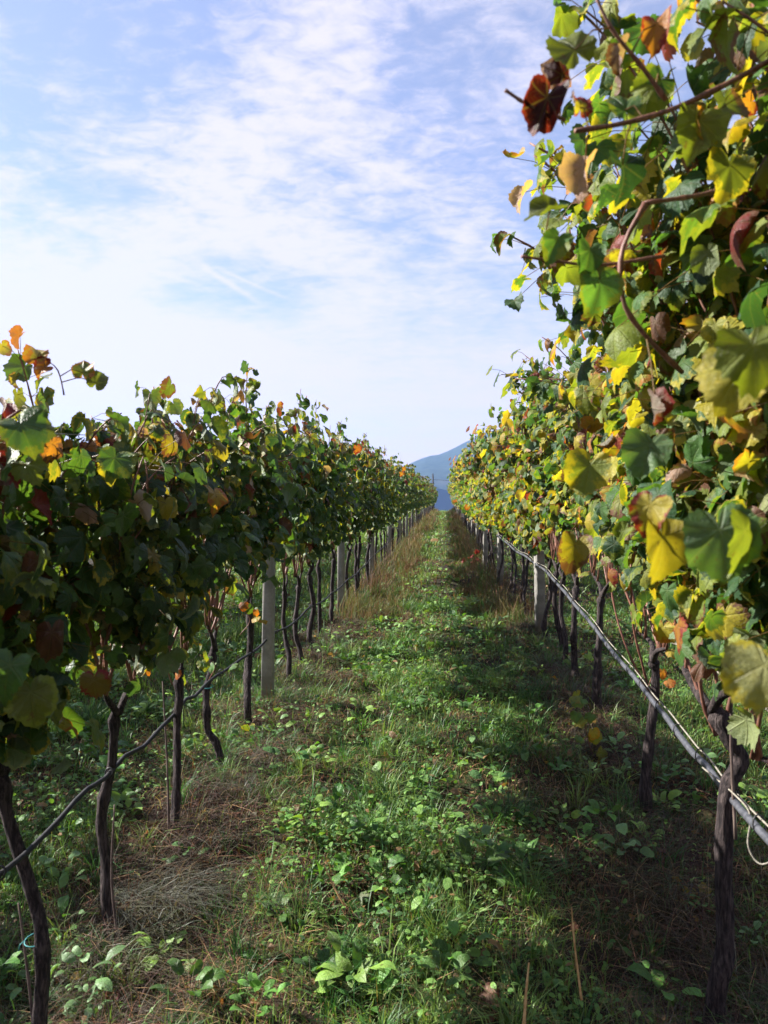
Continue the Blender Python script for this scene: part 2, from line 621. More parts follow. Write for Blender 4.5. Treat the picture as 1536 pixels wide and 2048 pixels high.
class LeafSet:
    def __init__(self):
        self.rows = []

    def add(self, P, N, T, size, col, edge, curl=0., cup=.25, wav=.10, lob=.8, fold=.0):
        P = np.atleast_2d(P)
        n = len(P)
        b = lambda a, k=None: np.broadcast_to(np.asarray(a, float), (n,) if k is None else (n, k))
        self.rows.append([P, b(np.atleast_2d(N), 3), b(np.atleast_2d(T), 3), b(size), b(col, 3), b(edge, 3), b(curl), b(cup), b(wav), b(lob), b(fold)])

    def mesh(self, tmpl, rg, extra=None):
        cols = [np.concatenate([r[i] for r in self.rows]) for i in range(11)]
        P, N, T, size, col, edge, curl, cup, wav, lob, fold = cols
        n = len(P)
        N = norm(N)
        T = norm(T - N * (T * N).sum(1, keepdims=True))
        Sx = np.cross(T, N)
        L = tmpl
        lobv = lob[:, None]
        rim = L.rs + (L.r0 - L.rs) * lobv
        rim = rim * (1 + L.ser * rg.uniform(.5, 1.3, (n, 1)) + rg.normal(0, .02, (n, L.n)))
        asym = 1 + .12 * rg.normal(0, 1, (n, 1)) * np.sin(L.th)
        rim = rim * asym
        ph = rg.uniform(0, 6.28, (n, 1))
        ph2 = rg.uniform(0, 6.28, (n, 1))
        xs, ys, zs, rr = [np.zeros((n, 1))], [np.zeros((n, 1))], [np.zeros((n, 1))], [np.zeros((n, 1))]
        for f in L.rings:
            r = rim * f
            x, y = r * np.sin(L.th), r * np.cos(L.th)
            z = -cup[:, None] * r * r + wav[:, None] * r * r * (np.sin(3 * L.th + ph) + .8 * np.sin(5 * L.th + ph2) + .5 * np.sin(9 * L.th + ph * 2))
            z = z + fold[:, None] * np.abs(x) - .18 * np.clip(y, 0, 2) ** 2
            xs.append(x)
            ys.append(y)
            zs.append(z)
            rr.append(np.full((n, L.n), f))
        x, y, z, rr = [np.concatenate(a, 1) for a in (xs, ys, zs, rr)]
        pos = np.stack([x, y, rr], -1)
        c = curl[:, None] + 1e-4
        # roll the blade about its midrib
        xa = np.sin(c * x) / c
        z = z * np.cos(c * x) + (1 - np.cos(c * x)) / np.abs(c) * np.sign(c)
        if L.oval:
            y = y + .9
        V = P[:, None] + size[:, None, None] * (xa[..., None] * Sx[:, None] + y[..., None] * T[:, None] + z[..., None] * N[:, None])
        off = np.arange(n)[:, None, None] * L.nv
        f3 = (L.f3[None] + off).reshape(-1, 3)
        f4 = (L.f4[None] + off).reshape(-1, 4)
        V = V.reshape(-1, 3)
        pos = pos.reshape(-1, 3)
        cc = np.repeat(col, L.nv, 0)
        ee = np.repeat(edge, L.nv, 0)
        if extra is not None and extra.v:
            ev = np.concatenate(extra.v)
            k = len(V)
            V = np.concatenate([V, ev])
            pos = np.concatenate([pos, np.tile([.5, .21, .1], (len(ev), 1))])
            pc = np.tile([.16, .10, .035], (len(ev), 1))
            cc = np.concatenate([cc, pc])
            ee = np.concatenate([ee, pc])
            f4 = np.concatenate([f4] + [q + k for q in extra.f4])
        return V, [f4, f3], {'leaf_col': ('FLOAT_COLOR', cc), 'edge_col': ('FLOAT_COLOR', ee), 'leaf_pos': ('FLOAT_VECTOR', pos)}


GD, GM, YG, YE, OR, RE, BR, PK = [np.array(c) for c in (
    (.026, .068, .026), (.054, .120, .026), (.135, .170, .024), (.30, .255, .025), (.30, .125, .022), (.165, .018, .018), (.11, .048, .028), (.33, .21, .155))]
PAL = np.array([GD, GM, YG, YE, OR, RE, BR, PK])
WL0 = np.array([.46, .44, .05, .015, .005, .005, .015, .01])
WL1 = np.array([.22, .34, .19, .08, .07, .05, .04, .01])
WR0 = np.array([.22, .29, .30, .12, .025, .01, .025, .01])
WR1 = np.array([.24, .31, .28, .09, .03, .02, .025, .005])
EDGE = {0: (GD, GD, YG, GM), 1: (GM, GM, YG, YE), 2: (YG, YG, YE, BR), 3: (YE, YE, OR, BR), 4: (OR, RE, RE, BR), 5: (RE, RE, BR, BR), 6: (BR, BR, BR, RE), 7: (PK, PK, BR, PK)}


def leaf_colours(rg, t, side):
    n = len(t)
    w0, w1 = (WL0, WL1) if side == 'L' else (WR0, WR1)
    tt = np.clip((t - .55) / .45, 0, 1)[:, None]
    cw = np.cumsum(w0 * (1 - tt) + w1 * tt, 1)
    cw /= cw[:, -1:]
    k = (rg.random((n, 1)) > cw).sum(1)
    col = PAL[k] * rg.uniform(.65, 1.15, (n, 1))
    nb = PAL[np.clip(k + rg.integers(-1, 2, n), 0, 7)]
    f = rg.uniform(0, .35, (n, 1)) * (k < 6)[:, None]
    col = col * (1 - f) + nb * f
    edge = np.array([EDGE[a][b] for a, b in zip(k, rg.integers(0, 4, n))])
    curl = np.where(k >= 5, rg.uniform(1.2, 2.6, n), rg.normal(0, .75, n)) * np.where(rg.random(n) < .5, -1, 1)
    return col, edge, curl, k


def leaf_frames(rg, P, sd, up=.55, jit=.55):
    n = len(P)
    N = np.stack([sd * .85, np.zeros(n), np.full(n, up)], 1) + rg.normal(0, jit, (n, 3))
    T = np.stack([sd * .35, np.zeros(n), np.full(n, -1.0)], 1) + rg.normal(0, .45, (n, 3))
    return norm(N), norm(T)


# ------------------------------------------------------------------ grapevines
def trunk_geo(rg, path, r0, sides=12, arms=(), rings=26):
    g = Geo()
    p = smooth_path(path, rings)
    t = np.linspace(0, 1, rings)
    p[:, :2] += np.stack([np.interp(t, np.linspace(0, 1, 9), rg.normal(0, .007, 9)) for _ in range(2)], 1)
    rad = r0 * (1.0 + .35 * np.exp(-t / .06) - .25 * t + .45 * np.exp(-((t - .95) / .05) ** 2))
    rad = rad * np.where(t > .965, .62, 1.0)
    for _ in range(3):
        rad = rad * (1 + rg.uniform(.08, .3) * np.exp(-((t - rg.uniform(.1, .9)) / rg.uniform(.02, .06)) ** 2))
    k, tw, ph = rg.integers(3, 6), rg.uniform(-4, 4), rg.uniform(0, 6)
    rad[-1] = r0 * .2
    rad = rad * .70
    nz = rg.normal(0, .05, (rings, sides))

    def ridge(u, a):
        return 1 + .10 * np.sin(k * a + tw * u + ph) + .06 * np.sin(2 * a - tw * u * 1.7) + nz[min(int(u * (rings - 1) + .5), rings - 1)]
    g.tube(p, rad, sides, ridge)
    for a in arms:
        a = smooth_path(a, 9)
        g.tube(a, np.linspace(r0 * .50, r0 * .20, 9) * (1 + rg.normal(0, .08, 9)), max(6, sides - 4), lambda u, an: 1 + .08 * np.sin(3 * an + 5 * u))
    return g


def shoot_path(rg, start, ytgt, ztop, xoff, ovh, n=16, side=1):
    t = np.linspace(0, 1, n)
    z = start[2] + (ztop - start[2]) * (t - .10 * t ** 3)
    y = start[1] + (ytgt - start[1]) * np.clip(t * 1.7, 0, 1) ** .8
    x = start[0] + xoff * t ** 1.2
    k = np.clip(t - .7, 0, 1) / .3
    x = x + ovh * k ** 1.6
    z = z - abs(ovh) * .5 * k ** 2.2
    wob = lambda a: np.interp(t, np.linspace(0, 1, 7), rg.normal(0, a, 7)) * np.clip(t * 5, 0, 1)
    return np.stack([x + wob(.02), y + wob(.03), z], 1)


def vine_parts(rg, side, lod, path=None, r0=.036, zh=.86, spread=.42, ztop=2.45, nsh=9, zleaf=1.18, thick=.30, dens=1.0, ovh=.22, leaf=.072, up=.55, bias=0.0, rc=1.0):
    """meshes of one vine: trunk Geo, list of cane Geos, leaf arrays. aisle = side the path lies on"""
    ais = 1 if side in ('L', 'LL') else -1
    if path is None:
        path = [(0, 0, -.06), (rg.normal(0, .02), rg.normal(0, .03), .22), (rg.normal(0, .03), rg.normal(0, .04), .5), (rg.normal(0, .02), rg.normal(0, .03), zh)]
    hx, hy, hz = path[-1]
    arms = []
    for s in (-1, 1):
        L = rg.uniform(.08, .20) * (1.45 if nsh > 11 and side == 'R' else 1)
        arms.append([(hx, hy, hz - .03), (hx + rg.normal(0, .02), hy + s * L * .5, hz + .05), (hx + rg.normal(0, .03), hy + s * L, hz + rg.uniform(.06, .16))])
    tg = trunk_geo(rg, path, r0, {0: 14, 1: 9, 2: 6}[lod], arms if lod < 2 else arms[:1], {0: 34, 1: 18, 2: 9}[lod])
    canes, leaves, pet = [], LeafSet(), Geo()
    step = {0: .068, 1: .074, 2: .11}[lod]
    for i in range(nsh):
        a = arms[i % 2]
        u_ = 1.0 if i < 2 else rg.uniform(.25, .98)
        st = np.array(a[1]) * (1 - u_) + np.array(a[2]) * u_ + (0, 0, -.005)
        yt = hy + (-1 + 2 * (i + rg.uniform(.2, .8)) / nsh) * spread
        zt = ztop + rg.normal(0, .13)
        if rg.random() < .14:
            zt += rg.uniform(.1, .3)
        xo = rg.uniform(-1, 1) * thick * .75 + ais * bias
        oh = rg.uniform(-.4, 1.0) * ovh * (np.sign(xo) if rg.random() < .4 else ais)
        p = shoot_path(rg, st, yt, zt, xo, oh, {0: 26, 1: 14, 2: 8}[lod])
        g = Geo()
        m = len(p)
        rad = np.linspace(.0062, .0022, m) * rg.uniform(.85, 1.25) * rc
        if lod == 0:
            rad = rad * np.where(np.arange(m) % 3 == 0, 1.42, 1.0)
        g.tube(p, rad, {0: 7, 1: 5, 2: 3}[lod], cap=lod < 2)
        canes.append(g)
        seg = np.linalg.norm(np.diff(p, axis=0), axis=1)
        cum = np.concatenate([[0], np.cumsum(seg)])
        s = np.arange(.05, cum[-1], step) + rg.uniform(-.01, .01)
        nod = np.stack([np.interp(s, cum, p[:, j]) for j in range(3)], 1)
        # main leaves, then leaves of short side shoots, wider off the cane
        for rep, (lo, hi, pr) in enumerate(((.04, .10, 1.0), (.07, .22, .85 * dens), (.10, .32, .55 * dens))):
            q = nod[(nod[:, 2] > zleaf + rg.normal(0, .09, len(nod)) + .05 * rep) & (rg.random(len(nod)) < pr)]
            if not len(q):
                continue
            d = rg.normal(0, 1, (len(q), 3)) * (1.1, .9, .6)
            d[:, 0] += ais * .45
            d[:, 2] -= .1
            d = norm(d)
            ln = rg.uniform(lo, hi, (len(q), 1))
            ln = ln * np.where(q[:, 2:] > ztop - .25, .45, 1.0)
            P = q + d * ln
            sd = np.sign(P[:, 0] - hx + rg.normal(0, .12, len(q)))
            N, T = leaf_frames(rg, P, sd, up)
            t = (P[:, 2] - zleaf) / (ztop - zleaf)
            col, edge, curl, k = leaf_colours(rg, t, 'L' if side in ('L', 'LL') else 'R')
            sz = leaf * rg.uniform(.62, 1.22, len(q)) * {0: 1, 1: 1.03, 2: 1.3}[lod] * np.where(t > .85, .8, 1)
            leaves.add(P, N, T, sz, col, edge, curl, rg.uniform(.05, .6, len(q)), rg.uniform(.05, .22, len(q)), rg.uniform(.1, .95, len(q)), rg.uniform(-.05, .3, len(q)))
            if lod == 0:
                for a_, b_ in zip(q, P):
                    mid = (a_ + b_) / 2 + np.array([0, 0, .012])
                    pet.tube([a_, mid, b_], [.0016, .0013, .0012], 3, cap=False)
    return tg, canes, leaves, pet


def assemble_vine(root, rg, lod, tg, canes, leaves, pet, mat):
    tmpl = {0: HI, 1: MID, 2: LOW}[lod]
    tg.make('trunk', M_BARK, root)
    if True:
        for c in canes[:(99 if lod < 2 else 5)]:
            c.make('cane', M_CANE, root)
    V, fs, at_ = leaves.mesh(tmpl, rg, pet if lod == 0 else None)
    build('foliage', V, fs, mat, root, at_)
    return root


def copy_tree(o, loc, label, group, scale=(1, 1, 1)):
    c = o.copy()
    COL.objects.link(c)
    c.location = loc
    c.scale = scale
    c['label'] = label
    c['group'] = group
    for ch in o.children:
        d = ch.copy()
        COL.objects.link(d)
        d.parent = c
    return c


def base(x, y):
    return (float(x), float(y), float(gz(x, y)))


# ------------------------------------------------------------------ setting: ground, mountain
def axis(dense0, dense1, step, far0, far1, grow=1.22):
    a = list(np.arange(dense0, dense1 + 1e-6, step))
    s = step
    while a[-1] < far1:
        s *= grow
        a.append(min(a[-1] + s, far1))
    s = step
    b = []
    x = dense0
    while x > far0:
        s *= grow
        x = max(x - s, far0)
        b.append(x)
    return np.array(b[::-1] + a)


xs = axis(-4.6, 4.4, .07, -2800, 2800)
ys = axis(.2, 13, .07, -300, 3900, 1.1)
X, Y = np.meshgrid(xs, ys)
Z = gz(X, Y)
nx, ny = len(xs), len(ys)
i, j = np.meshgrid(np.arange(ny - 1), np.arange(nx - 1), indexing='ij')
q = np.stack([i * nx + j, i * nx + j + 1, (i + 1) * nx + j + 1, (i + 1) * nx + j], -1).reshape(-1, 4)
g = build('ground', np.stack([X, Y, Z], -1).reshape(-1, 3), [q], M_GROUND)
tag(g, 'grassy vineyard ground rising gently between the rows', 'ground', kind='structure')

mxs, mys = np.linspace(-1900, 2600, 150), np.linspace(1900, 4300, 60)
MX, MY = np.meshgrid(mxs, mys)
ang = MX / MY
crest = np.interp(ang, [-.7, -.3, -.15, -.085, -.061, -.028, -.005, .024, .06, .12, .2, .35, .6, 1.2], [.004, .01, .022, .036, .049, .066, .071, .089, .108, .125, .14, .14, .12, .08]) * 2700
prof = np.clip(1 - np.abs(MY - 2750 - 300 * np.sin(ang * 9)) / 1000, 0, 1)
MZ = crest * prof ** .8 + (fbm(MX / 210, MY / 210, 5, 5) - .5) * 80 * np.clip(prof * 1.5, 0, 1) * np.clip(crest / 200, .1, 1) * (1 - np.exp(-((prof - 1) / .25) ** 2) * .7)
MZ = np.where(prof <= 0, -20, MZ)
nx, ny = len(mxs), len(mys)
i, j = np.meshgrid(np.arange(ny - 1), np.arange(nx - 1), indexing='ij')
q = np.stack([i * nx + j, i * nx + j + 1, (i + 1) * nx + j + 1, (i + 1) * nx + j], -1).reshape(-1, 4)
g = build('mountain', np.stack([MX, MY, MZ], -1).reshape(-1, 3), [q], M_MOUNT)
tag(g, 'blue hazy mountain rising beyond the end of the rows', 'mountain', kind='structure')

# haze: the air over the valley
hz = Geo()
hz.box((-2900, -320, -21), (2900, 4350, 480))
hm, hn = new_mat('haze_air')
pv = hn.new('ShaderNodeVolumePrincipled')
pv.inputs['Color'].default_value = (.30, .50, 1.0, 1)
pv.inputs['Density'].default_value = 1.6e-4
pv.inputs['Anisotropy'].default_value = .2
ho = hn.new('ShaderNodeOutputMaterial')
hn.l.new(pv.outputs[0], ho.inputs['Volume'])
h = hz.make('haze', hm, smooth=False)
tag(h, 'thin blue haze over the valley', 'haze', kind='stuff')

# ------------------------------------------------------------------ vines, near ones one by one
GL, GR = 'grapevines of the left row', 'grapevines of the right row'
NEAR_L = [  # y, dx, trunk path (None = random), options, label
    (1.05, 0, None, {}, 'grapevine with large dark leaves cut by the left edge of the photo'),
    (1.80, 0, None, {}, 'grapevine left of the twisted thick trunk, its canes rising bare at the frame edge'),
    (2.46, 0, [(.0, .0, -.06), (.035, .0, .18), (.04, .0, .36), (-.02, .0, .55), (-.065, .0, .72), (-.10, 0, .90)], {'r0': .036, 'zh': .90}, 'grapevine with the thick twisted trunk at lower left, bent like an S'),
    (3.10, 0, [(.0, .0, -.06), (-.03, 0, .16), (-.045, 0, .42), (-.01, 0, .66), (.02, 0, .87)], {'r0': .034, 'zh': .87}, 'grapevine with a slender leaning trunk and a thin stake beside it at left'),
    (3.82, 0, [(.0, .0, -.06), (.0, 0, .2), (.02, 0, .5), (.03, 0, .82)], {'r0': .034, 'zh': .82}, 'grapevine with a forked Y head where the left hose passes behind'),
    (4.55, 0, [(.02, .0, -.06), (.0, 0, .14), (-.05, 0, .26), (-.06, 0, .5), (-.03, .06, .76)], {'r0': .034, 'zh': .76}, 'grapevine with a bowed foot and teal string, left of the near concrete post'),
    (5.32, 0, None, {'r0': .038}, 'grapevine with a stout dark trunk just left of the near concrete post'),
    (6.55, 0, None, {'r0': .030}, 'grapevine with reddish canes right behind the near left concrete post'),
    (7.15, 0, [(.05, .0, -.06), (.02, 0, .16), (-.03, 0, .3), (-.02, 0, .6), (.0, 0, .82)], {}, 'grapevine with a kinked trunk, second behind the near left concrete post'),
]
NEAR_R = [
    (.55, 0, None, {}, 'grapevine with big yellowing leaves closest to the lens at the right edge'),
    (1.30, 0, None, {}, 'grapevine whose yellow and grey green leaves fill the upper right of the photo'),
    (2.15, -.17, [(.0, .0, -.06), (.0, 0, .3), (-.01, 0, .6), (.02, 0, .95)], {'r0': .036, 'zh': .95}, 'grapevine with pale sunlit trunk cut off by the right frame edge'),
    (2.76, -.14, [(-.02, .0, -.06), (-.015, 0, .15), (.01, 0, .30), (.005, 0, .55), (.02, 0, .78), (.075, 0, .89), (.015, 0, .96), (-.02, .03, 1.06)], {'r0': .045, 'zh': 1.06, 'spread': .75, 'nsh': 12}, 'grapevine with the thick grey trunk hooked at the top, foreground right'),
    (4.28, 0, [(.0, .0, -.06), (.0, 0, .2), (.02, 0, .5), (.05, 0, .74), (.03, 0, .9)], {'r0': .040, 'zh': .9, 'spread': .75, 'nsh': 13}, 'grapevine with a black trunk crossed by the grey hose, behind the hooked trunk'),
    (5.70, .02, [(.0, .0, -.06), (-.01, 0, .3), (.0, 0, .6), (.02, 0, .9)], {'r0': .042, 'spread': .65, 'nsh': 12}, 'grapevine with a straight dark trunk behind the leafy yellow green sucker'),
    (6.62, 0, None, {'r0': .040}, 'grapevine between the leafy sucker and the near right concrete post'),
    (7.30, 0, None, {'r0': .036}, 'second grapevine in front of the near right concrete post'),
    (7.95, .03, [(.0, 0, -.06), (.05, 0, .1), (.0, 0, .35), (-.02, 0, .65), (.02, 0, .86)], {'r0': .042}, 'grapevine with a curved black trunk right beside the near right concrete post'),
]
roots = {}
for side, lst, mat, grp in (('L', NEAR_L, M_LEAFL, GL), ('R', NEAR_R, M_LEAFR, GR)):
    for k, (y, dx, path, opt, lab) in enumerate(lst):
        rg = np.random.default_rng(100 + k * 7 + (0 if side == 'L' else 500))
        x = float(row_x(y, side)) + dx
        root = thing('grapevine', lab, 'grapevine', base(x, y), grp)
        o = dict(zleaf=1.24 if side == 'L' else (1.50 if k < 4 else 1.40), ztop=2.22 if side == 'L' else 2.66, nsh=14 if side == 'L' else 12, dens=1.1 if side == 'L' else 1.25, leaf=.072 if side == 'L' else .063, thick=.34 if side == 'L' else .38, ovh=.18 if side == 'L' else .26, bias=.03 if side == 'L' else .12)
        o.update(opt)
        if side == 'L':
            o['ztop'] += .045 * min(k, 6) - .11
            if k < 3:
                o['zleaf'] = 1.08
        if side == 'R' and k < 4:
            o.update(ztop=o['ztop'] + (.52 if k < 3 else .30), nsh=19, bias=.24, thick=.42, ovh=.19, rc=1.0)
        if side == 'R' and 4 <= k <= 7:
            o.update(bias=.24, ztop=o['ztop'] + .08, ovh=.34)
        zoff = -root.location.z * .6
        o['ztop'] += zoff
        lod = 0 if y < 6.2 else 1
        if path is not None and y < 3.5:
            path = [(a_, b_, c_ * (1 + .11 / path[-1][2]) if c_ > 0 else c_) for a_, b_, c_ in path]
        parts = vine_parts(rg, side, lod, path, **o)
        roots[(side, k)] = (root, parts, rg, lod, mat)

stalks = []
hr_ = np.random.default_rng(4)


def hero_leaf(side, k, px, py, d, size, nrm, tip, col, edge, curl=0., cup=.2, wav=.07, lob=.6, fold=0.):
    """a leaf singled out in the photo, added to its vine's foliage. nrm / tip: x right, y up, z toward the lens"""
    root, parts, rg, lod, mat = roots[(side, k)]
    P = at(px, py, d) - np.array(root.location)
    f = lambda v: CR @ np.array(v, float)
    parts[2].add(P, f(nrm), f(tip), size * .82, np.array(col) * (.88, .86, 1.), np.array(edge), curl + hr_.uniform(.25, .9) * (1 if curl >= 0 else -1), cup + hr_.uniform(.05, .35), wav + hr_.uniform(.05, .14), lob * .7, fold + hr_.uniform(0, .2))
    stalks.append((side, k, P))


def hero_cane(side, k, pix, r, n=14):
    root, parts, rg, lod, mat = roots[(side, k)]
    p = smooth_path([at(*q) - np.array(root.location) for q in pix], n)
    g = Geo()
    rr = np.linspace(r[0], r[1], n)
    rr = rr * np.where(np.arange(n) % 4 == 0, 1.3, 1.0)
    g.tube(p, rr, 8)
    parts[1].append(g)


H = hero_leaf
# overhanging shoots, upper right
hero_cane('R', 1, [(1560, 110, 1.45), (1440, 175, 1.42), (1335, 222, 1.4), (1240, 248, 1.38), (1150, 262, 1.36)], (.0055, .0042))
hero_cane('R', 1, [(1190, -10, 1.35), (1225, 60, 1.36), (1285, 135, 1.38), (1332, 200, 1.4)], (.0026, .0045))
hero_cane('R', 1, [(1480, 372, 1.5), (1390, 392, 1.48), (1290, 406, 1.46)], (.0048, .0042))
hero_cane('R', 1, [(1290, 406, 1.46), (1245, 500, 1.46), (1246, 600, 1.47), (1290, 670, 1.5), (1365, 745, 1.55)], (.0042, .0048))
hero_cane('R', 1, [(1043, 513, 1.44), (1110, 522, 1.46), (1200, 530, 1.47), (1330, 512, 1.5)], (.0026, .0036))
hero_cane('R', 1, [(1010, 180, 1.33), (1060, 212, 1.34), (1130, 240, 1.36)], (.0030, .0030))
H('R', 1, 1150, 100, 1.33, .072, (.05, .25, 1), (-.5, 1, .1), YG * .75, YG * .8, 0, .1, .03, .15)
H('R', 1, 1240, 100, 1.40, .050, (-.6, .2, .6), (-.3, -1, 0), PK * .7, BR, 1.4)
H('R', 1, 1095, 195, 1.33, .080, (-.25, -.1, 1), (-.35, -.8, .1), RE * .16, RE * .6, 1.1, .2, .2, 1.2)
H('R', 1, 1125, 150, 1.36, .055, (.3, -.3, 1), (-.2, 1, .3), RE * .25, OR * .7, -1.0, .2, .2, 1.2)
H('R', 1, 1160, 215, 1.38, .045, (.4, .1, 1), (.1, 1, .1), YE, RE, .8, .2, .15, 1.)
H('R', 1, 1170, 330, 1.40, .070, (-.7, .45, .55), (-.5, -1, .2), PK, PK, 1.3, .1)
H('R', 1, 1245, 330, 1.42, .075, (.5, .2, .8), (.3, -1, 0), GD * .6, GD * .6, .5)
H('R', 1, 1100, 418, 1.42, .064, (-.1, .75, .7), (-1, -.1, .3), YG * .6, YG * .6, .9, .1, .1, .9)
H('R', 1, 1115, 478, 1.43, .052, (-.1, .25, 1), (-.5, -1, .1), GM * 1.4, YG, .3)
H('R', 1, 1180, 500, 1.44, .055, (.1, .3, 1), (-.2, -1, .1), GM, GM, 1.0)
H('R', 1, 1200, 560, 1.45, .075, (.1, .1, 1), (-.1, -1, 0), GM * 1.7, YG, .2, .15, .06, .6)
H('R', 1, 1250, 220, 1.41, .06, (.1, .3, 1), (-.3, 1, .1), GM, YG, .4)
H('R', 1, 1310, 50, 1.38, .06, (-.3, .2, 1), (-.1, -1, 0), OR, RE, 1.1)
H('R', 1, 1400, 240, 1.40, .085, (.1, .3, 1), (-.2, -1, .1), YG * .8, YG, .1, .1, .05, .7)
H('R', 1, 1460, 330, 1.42, .085, (.3, .2, 1), (-.1, -1, .2), YG * .8, YE, .3, .1, .05, .7)
H('R', 1, 1320, 160, 1.42, .06, (.1, .2, 1), (-.6, -.5, 0), GM * .8, YG, .4)
# bare reddish canes climbing out of the hooked trunk and its neighbours
for pix, r_ in (([(1432, 1470, 2.72), (1405, 1400, 2.7), (1398, 1300, 2.66), (1410, 1150, 2.6)], (.0075, .005)),
                ([(1445, 1480, 2.72), (1462, 1390, 2.68), (1478, 1290, 2.62), (1470, 1150, 2.5)], (.0075, .005)),
                ([(1450, 1480, 2.72), (1440, 1400, 2.72), (1425, 1290, 2.68), (1440, 1150, 2.6)], (.0065, .0045)),
                ([(1425, 1455, 2.72), (1385, 1350, 2.8), (1350, 1240, 2.85), (1330, 1120, 2.8)], (.0065, .0045)),
                ([(1455, 1485, 2.7), (1500, 1400, 2.6), (1520, 1290, 2.5), (1505, 1150, 2.4)], (.0065, .0045))):
    hero_cane('R', 3, pix, r_, 18)
for pix, r_ in (([(1300, 1385, 4.27), (1285, 1330, 4.2), (1265, 1240, 4.15), (1262, 1120, 4.1)], (.007, .005)),
                ([(1302, 1385, 4.27), (1312, 1310, 4.2), (1325, 1220, 4.1), (1320, 1100, 4.0)], (.007, .005)),
                ([(1298, 1385, 4.27), (1255, 1300, 4.3), (1228, 1210, 4.35), (1215, 1110, 4.4)], (.006, .0045))):
    hero_cane('R', 4, pix, r_, 18)
# big hanging leaves, mid right
H('R', 1, 1440, 1060, 1.15, .095, (-.2, .2, 1), (.15, -1, .1), GM * .9 + .03, GM + .02, .25, .15, .06, .7)
H('R', 1, 1490, 1060, 1.12, .085, (.75, .2, .7), (.1, -1, .2), YG * 1.1, YG, 0, .2, .05, .4)
H('R', 1, 1325, 1075, 1.25, .085, (.35, .25, .9), (.05, -1, .2), YE * .8, YE * .7, .6, .25, .08, .5)
H('R', 1, 1300, 1010, 1.25, .06, (-.5, .3, .8), (-.5, -1, .1), YE, RE, .8)
H('R', 1, 1490, 730, 1.05, .085, (-.3, .5, .8), (-.6, -.5, .3), YE * .7 + YG * .4, YE, .2, .15, .04, .4)
H('R', 1, 1505, 690, 1.02, .08, (-.2, .3, 1), (.1, -1, 0), YG, YG * .8, .3)
H('R', 1, 1530, 1330, .98, .070, (-.35, .45, .8), (-.3, -1, .3), (.26, .27, .09), YE, .5, .4, .03, .3)
H('R', 1, 1180, 930, 1.75, .09, (-.3, .3, 1), (-.2, -1, 0), YG * 1.1, YE, .4)
H('R', 1, 1310, 800, 1.4, .055, (.2, .1, 1), (.2, -1, 0), BR * 1.4 + .03, RE * .8, 2.4, .2, .2, 1)
H('R', 1, 1300, 890, 1.4, .075, (-.2, .5, .9), (-.3, -1, .1), GM + .03, GM + .02, .6)
H('R', 1, 1150, 1090, 2.0, .09, (-.1, .3, 1), (-.3, -1, .1), YE * .7, BR, 1.0, .2, .1, .7)
# left foreground leaves
H('L', 1, 62, 1385, 1.55, .085, (.35, .35, .9), (.15, -1, .1), YG * .7, YG, .4, .2, .05, .4)
H('L', 1, 20, 1330, 1.5, .08, (.2, .5, .9), (-.2, -1, .1), GM, GM, .4)
H('L', 1, 40, 850, 1.65, .09, (.3, .6, .8), (.5, -.8, .2), GM, YG * .8, .2, .2, .04, .4)
H('L', 2, 75, 715, 2.2, .06, (.1, .4, .9), (.3, 1, .1), YE, OR, .5)
H('L', 2, 90, 735, 2.2, .06, (-.2, .3, .9), (-.8, -.3, .1), OR, RE, .8)
H('L', 2, 165, 745, 2.3, .06, (.1, .3, 1), (-.1, 1, .1), YG, OR, .3)
H('L', 2, 192, 765, 2.3, .055, (.3, .2, 1), (.3, 1, .1), YG * .7, YG, .3)
H('L', 2, 188, 1360, 2.0, .065, (.2, .1, 1), (.05, -1, .1), YE * .35 + BR * .3, RE, .2)
hero_cane('L', 2, [(128, 790, 2.3), (122, 760, 2.28), (112, 735, 2.25), (85, 715, 2.2)], (.0022, .0014), 8)
hero_cane('L', 3, [(285, 880, 2.9), (290, 840, 2.9), (300, 785, 2.9)], (.0026, .0014), 6)
# leaf bearing suckers low on the trunks
SUCK = [('R', 5, [(1195, 1535, 4.9), (1175, 1475, 4.85), (1165, 1400, 4.8)], .058, 16, (YG * 1.5, YG * 1.2, GM * 1.5, YE)),  # extra bright leaf colours stand in for a sunfleck
        ('R', 8, [(1118, 1340, 7.5), (1112, 1310, 7.4), (1105, 1290, 7.4)], .045, 6, (YG, GM, YE)),
        ('R', 4, [(1290, 1400, 4.2), (1310, 1330, 4.2), (1320, 1300, 4.2)], .04, 5, (OR, YE, GM)),
        ('L', 4, [(345, 1370, 3.75), (335, 1340, 3.7), (330, 1320, 3.7), (350, 1310, 3.65)], .042, 7, (YG, GM, YG, OR)),
        ('L', 5, [(418, 1360, 4.5), (430, 1330, 4.45), (400, 1310, 4.4)], .042, 8, (GM, YG, GM)),
        ('L', 6, [(480, 1270, 5.3), (500, 1240, 5.3), (478, 1210, 5.3)], .045, 6, (GM, YE, OR, GM))]
